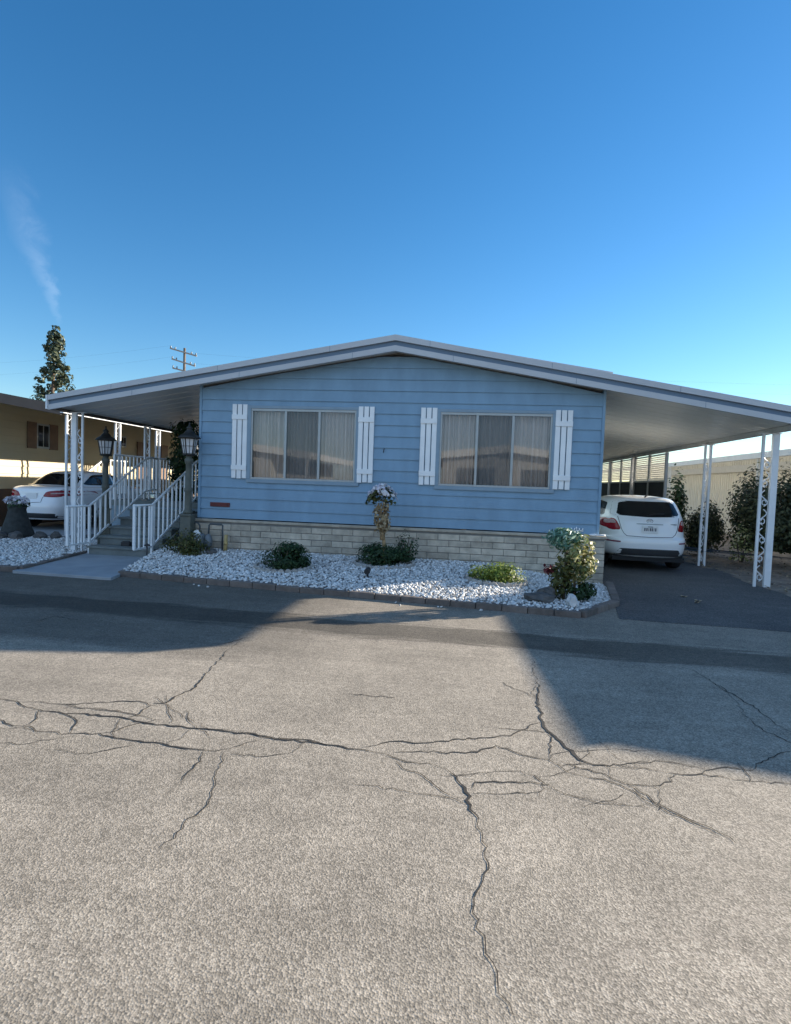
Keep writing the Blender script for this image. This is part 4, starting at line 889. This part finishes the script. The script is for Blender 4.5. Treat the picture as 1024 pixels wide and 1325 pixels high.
# white sedan by the tan house
sd=thing('sedan_car',(-10.95,13.15,.0),'white sedan parked beside the tan house, seen from behind','car')
S=[(.27,.12,4.6,.78,4.2,0),(.36,.03,4.78,.87,4.6,0),(.55,-.01,4.85,.905,5,0),(.70,0,4.85,.91,5,0),(.86,.04,4.78,.905,4.8,0),(1.0,.05,4.6,.89,4.6,.0),(1.07,.09,4.2,.865,4.6,.0),(1.10,.24,3.95,.82,4.2,-.02),(1.12,.55,3.7,.785,4.2,-.02),(1.26,.80,3.2,.725,4.4,0),(1.42,1.12,2.75,.655,4.2,0),(1.51,1.40,2.4,.56,3.6,0),(1.545,1.8,2.2,.3,2.6,0)]
c=Car(sd,S); c.body(M['carwhite'])
for sx in (-1,1):
    ax='R' if sx>0 else 'L'
    t=c.patch([(sx*.89,1.05),(sx*.40,1.00),(sx*.30,.86),(sx*.60,.85),(sx*.895,.90)],'r',.008,'tail_light',M['tail'],rnd=.3)
    c.patch([(sx*.84,.985),(sx*.48,.955),(sx*.48,.925),(sx*.84,.95)],'r',.013,'reversing_lens',M['tailclear'],parent=t,rnd=.3)
    c.patch([(.98,1.17),(1.45,1.44),(2.2,1.47),(2.25,1.16)],ax,.006,'side_window',M['cargl'],rnd=.18); c.patch([(2.32,1.16),(2.28,1.47),(2.7,1.42),(3.3,1.15)],ax,.006,'side_window',M['cargl'],rnd=.14)
    for yy in (1.0,3.85):
        c.patch([(yy+.37*math.cos(a),.31+.37*math.sin(a)) for a in [k*math.pi/10 for k in range(11)]]+[(yy-.37,.26),(yy+.37,.26)],ax,.005,'wheel_arch',M['rubber'],rnd=0); c.wheel(sx*.77,yy,.33,sx)
    m=MB(); m.rock((sx*.96,3.2,1.17),(.09,.07,.06),40,0); m.build('door_mirror',M['carwhite'],sd)
def decklid(c):
    P=[]; 
    return c
m=MB(); vs=[];nx=14;ny=8
for j in range(ny+1):
    for i in range(nx+1):
        u=-1+2*i/nx; y=.60+.60*j/ny; x=u*(.68-.09*j/ny); o,d=Vector((x,y,3)),Vector((0,0,-1)); h=c.bv.ray_cast(o,d); vs.append(h[0]+Vector((0,0,.007)))
m.add(vs,[(j*(nx+1)+i,j*(nx+1)+i+1,(j+1)*(nx+1)+i+1,(j+1)*(nx+1)+i) for j in range(ny) for i in range(nx)],0,True); m.build('rear_window',M['cargl'],sd)
c.line([(-.80,1.09),(-.30,.84),(-.28,.72),(0,.70),(.28,.72),(.30,.84),(.80,1.09)],'r',.006,'trunk_seam',M['valance'],.001)
c.patch([(-.60,.44),(.60,.44),(.68,.31),(-.68,.31)],'r',.012,'rear_valance',M['valance'],rnd=.08)
pm_=MB(); y_=c.hit(0,.86,'r',.012).y; pm_.box(-.155,.155,y_-.006,y_+.006,.80,.95); pm_.build('number_plate',M['plate'],sd,bevel=.006)

# ------------------------------------------------------------------ tan house on the left
NX,NW,NF=-9.4,-12.3,12.2
nh=wthing('tan_house',(-15.5,12.6,0),'tan single-storey home with brown trim and white-posted awning, left of the porch','house')
w=MB(); z=1.0
while z<3.35:
    z1=min(z+.203,3.4); w.add([(NW+.022,13.0,z),(NW+.022,42,z),(NW+.003,42,z1),(NW+.003,13.0,z1),(NW,13,z),(NW,42,z)],[(0,1,2,3),(4,5,1,0)])
    w.add([(NW+.022,12.98,z),(-19.5,12.98,z),(-19.5,13.0,z1),(NW+.003,13.0,z1)],[(1,0,3,2)]); z=z1
w.add([(-19.5,13,-.1),(-19.5,42,-.1),(-19.5,42,3.4),(-19.5,13,3.4)],[(0,1,2,3)])
w.build('wall',M['tan'],nh)
m=MB(); m.box(-19.48,NW+.012,13.012,42,-.1,.998); m.build('skirt',M['brown'],nh)
zn=lambda x: 3.02+.16*(NX-x) if x>-15.9 else 3.02+.16*(NX+15.9)-.16*(-15.9-x)
m=MB()
for xa,xb in ((-15.9,NX),(-22.4,-15.9)):
    m.add([(xa,NF+.05,zn(xa)),(xb,NF+.05,zn(xb)),(xb,42,zn(xb)),(xa,42,zn(xa)),(xa,NF+.05,zn(xa)-.16),(xb,NF+.05,zn(xb)-.16),(xb,42,zn(xb)-.16),(xa,42,zn(xa)-.16)],[(0,1,2,3),(0,4,5,1),(1,5,6,2),(2,6,7,3),(3,7,4,0),(7,6,5,4)])
nr=m.build('roof',M['tan'],nh)
m=MB()
for xa,xb in ((-15.9,NX),(-22.4,-15.9)):
    m.add([(xa,NF,zn(xa)-.20),(xb,NF,zn(xb)-.20),(xb,NF,zn(xb)+.03),(xa,NF,zn(xa)+.03),(xa,NF+.04,zn(xa)-.20),(xb,NF+.04,zn(xb)-.20),(xb,NF+.04,zn(xb)+.03),(xa,NF+.04,zn(xa)+.03)],[(0,1,2,3),(4,7,6,5),(0,4,5,1),(3,2,6,7),(1,5,6,2),(0,3,7,4)])
m.build('fascia',M['brown'],nr)
m=MB(); m.box(NX+.002,NX+.09,NF-.02,42,2.86,3.03); m.build('gutter',M['whitemetal'],nr)
m=MB(); m.tube([(-10.6,13.5,3.25),(-10.6,13.5,3.42)],[.06,.05],10); m.lathe([(.09,0),(.10,.02),(.02,.07)],(-10.6,13.5,3.42),10); m.build('roof_vent',M['brown'],nr)
def nwin(y0,y1,z0,z1,shut=.0):
    m=MB(); m.box(NW-.02,NW+.05,y0,y1,z0,z1); f=m.build('window',M['alu'],nh)
    m=MB(); m.box(NW+.051,NW+.056,y0+.05,(y0+y1)/2-.02,z0+.05,z1-.05); m.box(NW+.051,NW+.056,(y0+y1)/2+.02,y1-.05,z0+.05,z1-.05); m.build('pane',M['cargl'],f)
    if shut:
        for a in (y0-shut-.01,y1+.01):
            m=MB(); m.box(NW+.02,NW+.06,a,a+shut,z0-.02,z1+.02); m.build('shutter',M['brownlt'],nh)
nwin(14.95,15.45,2.16,2.86,.33); nwin(18.9,19.25,2.45,2.85); nwin(25.5,26.6,2.0,2.85,.35)
for y0,y1 in ((19.95,20.7),(21.6,22.1)):
    m=MB(); m.box(NW+.015,NW+.06,y0,y1,1.0,2.72); d=m.build('door',M['brownlt'],nh); m=MB(); m.rock((NW+.09,y0+.07,1.85),(.025,.03,.03),3); m.build('door_knob',M['chrome'],d)
for Y in (12.43,14.3,16.3,18.9,21.6,24.6):
    m=MB(); m.box(NX-.02,NX+.03,Y-.06,Y-.02,0,2.86); m.box(NX-.02,NX+.03,Y+.14,Y+.18,0,2.86); m.box(NX-.05,NX+.06,Y-.09,Y+.21,0,.012); o=m.build('awning_post',M['whitemetal'],nh)
    s=MB(); zz=.2; sg=1
    while zz<2.6:
        s.tube([(NX,Y+.06+sg*.065*math.sin(t*2*math.pi/12),zz+.28*t/12) for t in range(13)],.007,5); zz+=.34; sg=-sg
    s.build('scrollwork',M['whitemetal'],o)
nrl=wthing('side_stair_railing',(-11.75,17.3,0),'sunlit white railing of the side steps by the tan wall','railing')
m=MB(); m.bar((-11.8,16.2,1.35),(-11.8,17.3,1.95),.05,.05); m.bar((-11.8,17.3,1.95),(-11.8,18.6,1.95),.05,.05); m.build('top_rail',M['white'],nrl)
for k in range(12):
    y=16.25+k*.2; zt=1.35+min(1.05,y-16.2)*.55; m=MB(); m.box(-11.82,-11.78,y-.02,y+.02,max(0,zt-.9),zt); m.build('baluster',M['white'],nrl)
m=MB(); m.box(-12.2,-11.4,17.25,18.7,.0,1.0); 
for k in range(4): m.box(-12.2,-11.4,16.25+k*.25,17.249,k*.2+.001,.2*(k+1))
m.build('steps',M['concrete'],nrl)

# ------------------------------------------------------------------ cream house on the right
rh=wthing('cream_house',(11.5,14,-.1),'cream neighbouring home with ribbed siding and flat awning behind the hedge','house')
EX=8.28; zn2=lambda x:2.74+.10*(x-EX)
m=MB(); y=9.5
while y<40:
    m.add([(10.7,y,-.1),(10.7,y+.16,-.1),(10.7,y+.16,2.9),(10.7,y,2.9),(10.67,y+.17,-.1),(10.67,y+.19,-.1),(10.67,y+.19,2.9),(10.67,y+.17,2.9)],[(3,2,1,0),(7,6,5,4),(2,7,4,1)]); m.add([(10.67,y+.19,-.1),(10.7,y+.20,-.1),(10.7,y+.20,2.9),(10.67,y+.19,2.9)],[(3,2,1,0)]); y+=.20
m.add([(10.7,9.5,-.1),(17,9.5,-.1),(17,9.5,3.2),(10.7,9.5,2.9)],[(0,1,2,3)]); m.build('wall',M['cream'],rh)
m=MB(); m.box(10.635,10.662,9.5,40,2.45,2.72); m.build('wall_band',M['creamtrim'],rh)
EF=EX+.36; m=MB(); m.add([(EF,8.54,zn2(EX)),(14,8.54,zn2(14)),(14,13,zn2(14)),(EX,13,zn2(EX)),(EF,8.54,zn2(EX)-.1),(14,8.54,zn2(14)-.1),(14,13,zn2(14)-.1),(EX,13,zn2(EX)-.1)],[(0,1,2,3),(0,4,5,1),(1,5,6,2),(2,6,7,3),(3,7,4,0),(7,6,5,4)])
m.add([(10.72,13.003,zn2(10.72)),(14,13.003,zn2(14)),(14,40,zn2(14)),(10.72,40,zn2(10.72)),(10.72,13.003,2.915),(14,13.003,2.915),(14,40,2.915),(10.72,40,2.915)],[(0,1,2,3),(0,4,5,1),(3,7,4,0)])
m.add([(14,8.54,zn2(14)),(20,8.54,zn2(14)-.6),(20,40,zn2(14)-.6),(14,40,zn2(14))],[(0,1,2,3)]); r2=m.build('roof',M['creamtrim'],rh)
m=MB(); m.add([(EX,13.003,zn2(EX)),(10.715,13.003,zn2(10.715)),(10.715,40,zn2(10.715)),(EX,40,zn2(EX))],[(0,1,2,3)]); m.build('awning_panel',M['fill_panel'],r2)  # awning made translucent here to add soft fill light in the carport
m=MB(); m.box(EX-.07,EX-.002,13,40,2.60,2.765); m.add([(x,y,z) for z in (2.60,2.765) for x,y in ((EF-.07,8.5),(EF-.002,8.5),(EX-.002,12.999),(EX-.07,12.999))],[(0,3,2,1),(4,5,6,7),(0,1,5,4),(1,2,6,5),(2,3,7,6),(3,0,4,7)]); m.build('gutter',M['creamtrim'],r2)
for Y in (9.2,12.2,14.8,17.6,21.2,25):
    m=MB(); m.box(EX-.02,EX+.03,Y-.02,Y+.02,-.1,2.64); m.box(EX-.02,EX+.03,Y+.17,Y+.21,-.1,2.64); m.build('awning_post',M['creamtrim'],rh)
bush('hedge_shrub',(6.95,14.2,1.02),(.90,.95,1.24),15000,.05,'plant_hedge','large broad olive hedge shrub right of the carport',group='shrubs along the carport',clumps=90,spread=.17)
bush('hedge_shrub',(8.05,13.4,.9),(.75,.9,1.0),3500,.055,'plant_hedge','hedge shrub mostly out of frame beyond the large hedge',group='shrubs along the carport',clumps=40,spread=.2)
bush('hedge_shrub',(6.08,15.7,.55),(.48,.5,.85),4600,.045,'plant_hedge','clipped rounded shrub between the hatchback and the large hedge',group='shrubs along the carport',clumps=34,spread=.2)
bush('slender_shrub',(5.95,17.6,1.0),(.36,.36,1.25),1500,.065,'plant_dark','tall loose dark shrub behind the hatchback',group='shrubs along the carport',clumps=24,spread=.22)
bush('twiggy_shrub',(6.25,13.9,.35),(.28,.32,.55),420,.04,'plant_var','sparse pale-leaved twiggy shrub at the left foot of the large hedge',group='shrubs along the carport',clumps=14,spread=.3)

# ------------------------------------------------------------------ distance
tr=wthing('conifer_tree',(-47.2,60,-.1),'tall slender dark conifer rising behind the tan house','tree')
m=MB(); m.tube([(-47.2,60,-.1),(-47.3,60,9),(-46.9,60,17.4)],[.32,.22,.04],9); m.build('trunk',M['bark'],tr)
m=MB()
for k in range(70):
    t=(k/70)**.85; z=5.5+11.6*t; rr=(2.35*(1-t)**.7+.35)*random.uniform(.35,1.1); a=k*2.4+random.uniform(-.6,.6)
    cx,cy=-47.15+.3*t+rr*math.cos(a)*.86,60+rr*math.sin(a)*.86
    P,N=blob((cx,cy,z+random.uniform(-.2,.3)),(.55+.25*(1-t),.55+.25*(1-t),.42),46,5,.4); m.leaves(P,N,.22,asp=.6)
P,N=blob((-46.95,60,17.3),(.5,.5,.7),60,5,.4); m.leaves(P,N,.18)
m.build('crown',M['plant_conifer'],tr)
m=MB()
for k in range(28):
    z=5.5+k*.42; a=k*2.4; rr=1.8*(1-k/30)+.3; m.tube([(-47.2,60,z),(-47.2+rr*math.cos(a),60+rr*math.sin(a),z+.25)],[.05,.015],5)
m.build('branches',M['bark'],tr)
up=wthing('utility_pole',(-28.85,55,-.1),'wooden utility pole with crossarms behind the roof, left of the gable','utility pole')
m=MB(); m.tube([(-28.85,55,-.1),(-28.85,55,14.35)],[.17,.12],10); m.build('pole',M['woodpole'],up)
for za,xl,zl,xr,zr_ in ((14.0,-30.2,14.25,-27.6,13.6),(12.95,-30.0,13.2,-27.75,12.6),(12.1,-29.9,12.3,-27.8,11.85)):
    m=MB(); m.bar((xl,54.6,zl),(xr,55.1,zr_),.11,.13); o=m.build('crossarm',pmat('crossarm_wood',(.34,.29,.24),.85,var=.2),up)
    for t in (.03,.2,.8,.97):
        m=MB(); p=Vector((xl,54.6,zl)).lerp(Vector((xr,55.1,zr_)),t); m.lathe([(.05,0),(.085,.05),(.05,.1),(.08,.15),(.03,.2)],(p.x,p.y,p.z+.07),8); m.build('insulator',M['steelgrey'],o)
def wire(a,b,label,sag=.5,grp='overhead wires'):
    m=MB(); pts=[Vector(a).lerp(Vector(b),t/24)-Vector((0,0,sag*4*(t/24)*(1-t/24))) for t in range(25)]; m.tube(pts,.0035,4)
    tag(m.build('power_line',M['pipe'],origin=a),label,'power line',grp)
wire((-30.2,54.6,14.5),(-75,72,15.9),'upper thin wire running left from the utility pole'); wire((-30.0,54.6,13.4),(-75,72,14.2),'lower thin wire running left from the utility pole')
wire((-27.6,55.1,13.85),(60,78,15.6),'upper thin wire crossing the sky over the right carport',.8); wire((-27.75,55.1,12.85),(60,78,14.6),'lower thin wire crossing the sky over the right carport',.9)
wire((9.4,32,3.72),(17.5,32,3.82),'short dark service wire above the cream house seen under the carport roof',.1)
# homes across the street, mirrored in the windows
def across(cx,hw,Y,label,ph):
    o=wthing('facing_house',(cx,Y,-.1),label,'house','homes across the street')
    m=MB(); m.add([(cx-hw*.62,Y-.4,-.1),(cx+hw*.62,Y-.4,-.1),(cx+hw*.62,Y-.4,2.75),(cx,Y-.4,3.1),(cx-hw*.62,Y-.4,2.75),(cx-hw*.62,Y-14,-.1),(cx+hw*.62,Y-14,-.1),(cx+hw*.62,Y-14,2.75),(cx-hw*.62,Y-14,2.75)],[(1,0,4,3,2),(0,5,8,4),(6,1,2,7)]); m.build('wall',pmat('facing_wall_%d'%ph,(.36,.35,.33),.7),o)
    m=MB()
    for sx in (-1,1):
        x1=cx+sx*hw; m.add([(cx,Y,3.55),(x1,Y,2.95),(x1,Y-14,2.95),(cx,Y-14,3.55),(cx,Y,3.2),(x1,Y,2.6),(x1,Y-14,2.6),(cx,Y-14,3.2)],[(0,1,2,3),(0,4,5,1),(4,7,6,5),(1,5,6,2)])
    r=m.build('roof',M['whitemetal'],o)
    for k in range(2):
        m=MB(); x=cx-hw*.3+k*hw*.6; m.box(x-.9,x+.9,Y-.42,Y-.36,1.2,2.4); m.build('window',M['cargl'],o)
    for sx in (-1,1):
        m=MB(); x=cx+sx*(hw-.15); m.box(x-.06,x+.06,Y-.2,Y-.1,-.1,2.9); m.build('awning_post',M['whitemetal'],o)
across(1.9,5.2,-7.6,'home with white gable roof edge, mirrored in the right window',0); across(-13.6,5.6,-7.6,'home with white gable roof edge, mirrored in the left window',1)

# ------------------------------------------------------------------ light, sky, camera
SD=Vector((2.74,1.71,1.0)).normalized()
el=math.asin(SD.z); az=math.atan2(SD.x,SD.y)
sl=bpy.data.lights.new('sun','SUN'); sl.energy=SUN_E; sl.angle=R(.53); sl.color=(1.0,.90,.76)
so=bpy.data.objects.new('sun',sl); COL.objects.link(so); so.rotation_euler=(-SD).to_track_quat('-Z','Y').to_euler()
W=bpy.data.worlds.new('World'); scene.world=W; W.use_nodes=True; nt=W.node_tree; N=nt.nodes; L=nt.links
bg=N['Background']; sk=N.new('ShaderNodeTexSky'); sk.sky_type='NISHITA'; sk.sun_disc=False; sk.sun_elevation=el; sk.sun_rotation=az
sk.air_density=AIR; sk.dust_density=DUST; sk.ozone_density=OZO; sk.altitude=0
bg.inputs['Strength'].default_value=SKY_S
# faint high cloud wisp: a streak in the sky, by world direction
tc=N.new('ShaderNodeTexCoord'); nrm=N.new('ShaderNodeVectorMath'); nrm.operation='NORMALIZE'; L.new(tc.outputs['Generated'],nrm.inputs[0])
D=nrm.outputs['Vector']
def dot(v):
    n=N.new('ShaderNodeVectorMath'); n.operation='DOT_PRODUCT'; L.new(D,n.inputs[0]); n.inputs[1].default_value=v; return n.outputs['Value']
def mth(op,a,b=None):
    n=N.new('ShaderNodeMath'); n.operation=op
    for i,x in enumerate((a,b)):
        if x is None: continue
        if isinstance(x,(int,float)): n.inputs[i].default_value=x
        else: L.new(x,n.inputs[i])
    return n.outputs[0]
def mr(v,a,b,c,d):
    n=N.new('ShaderNodeMapRange'); n.interpolation_type='SMOOTHSTEP'; n.inputs['From Min'].default_value=a; n.inputs['From Max'].default_value=b; n.inputs['To Min'].default_value=c; n.inputs['To Max'].default_value=d; L.new(v,n.inputs['Value']); return n.outputs['Result']
A=Vector((-.6087,.72,.3335)).normalized(); B=Vector((-.5973,.7732,.2134)).normalized()
nn=A.cross(B).normalized(); tt=(A-B*A.dot(B)).normalized()
nz=N.new('ShaderNodeTexNoise'); nz.inputs['Scale'].default_value=26; nz.inputs['Detail'].default_value=7; nz.inputs['Roughness'].default_value=.65; nz.inputs['Distortion'].default_value=.6; L.new(D,nz.inputs['Vector'])
s_=mth('ADD',dot(nn),mth('MULTIPLY',mth('SUBTRACT',nz.outputs['Fac'],.5),.035))
wd=mr(dot(tt),-.01,.14,.006,.028)
edge=mth('DIVIDE',mth('ABSOLUTE',s_),wd)
mask=mth('MULTIPLY',mr(edge,0,1,1,0),mth('MULTIPLY',mr(dot(tt),-.01,.03,0,1),mr(dot(tt),.10,.22,1,.0)))
mask=mth('MULTIPLY',mask,mth('MULTIPLY',mr(nz.outputs['Fac'],.3,.7,.3,1.0),mr(dot(B),.5,.9,0,1)))
mask=mth('MULTIPLY',mask,.10)
mixn=N.new('ShaderNodeMix'); mixn.data_type='RGBA'; L.new(mask,mixn.inputs[0]); mixn.inputs[7].default_value=(6.5,7.2,8.2,1)
hs=N.new('ShaderNodeHueSaturation'); hs.inputs['Saturation'].default_value=SAT; L.new(sk.outputs['Color'],hs.inputs['Color'])
L.new(hs.outputs['Color'],mixn.inputs[6])
# bright veil added outside the view, overhead and behind the camera, to lift shade
cn=N.new('ShaderNodeTexNoise'); cn.inputs['Scale'].default_value=3.2; cn.inputs['Detail'].default_value=8; cn.inputs['Roughness'].default_value=.6; cn.inputs['Distortion'].default_value=.8; L.new(D,cn.inputs['Vector'])
vm_=mth('MAXIMUM',mr(dot((0,-1,0)),.05,.5,0,1),mr(dot((-.25,-.1,1)),.74,.98,0,.24))
vm_=mth('MULTIPLY',vm_,mr(cn.outputs['Fac'],.32,.62,.45,1.0)); vm_=mth('MULTIPLY',vm_,SKY_FILL)
mix2=N.new('ShaderNodeMix'); mix2.data_type='RGBA'; L.new(vm_,mix2.inputs[0]); L.new(mixn.outputs[2],mix2.inputs[6]); mix2.inputs[7].default_value=(*FILL_COL,1)
L.new(mix2.outputs[2],bg.inputs['Color'])
cd=bpy.data.cameras.new('camera'); cam=bpy.data.objects.new('camera',cd); COL.objects.link(cam); scene.camera=cam
cr_=Vector((0.9913385107536195,0.12650252786487237,0.03528551460008785)); cu=Vector((-0.041205663693209264,0.04449068913938242,0.9981596424718366)); cf=Vector((-0.12469984112418891,0.990968056510249,-0.049317954133378375))
mm=Matrix(((cr_.x,cu.x,-cf.x,0),(cr_.y,cu.y,-cf.y,0),(cr_.z,cu.z,-cf.z,1.5),(0,0,0,1))); cam.matrix_world=mm
cd.sensor_fit='HORIZONTAL'; cd.sensor_width=36; cd.lens=740.17/1024*36; cd.clip_end=2000; cd.clip_start=.05
vs_=scene.view_settings; scene.display_settings.display_device='sRGB'; vs_.view_transform='Standard'; vs_.look='None'; vs_.gamma=1; vs_.exposure=EXPO
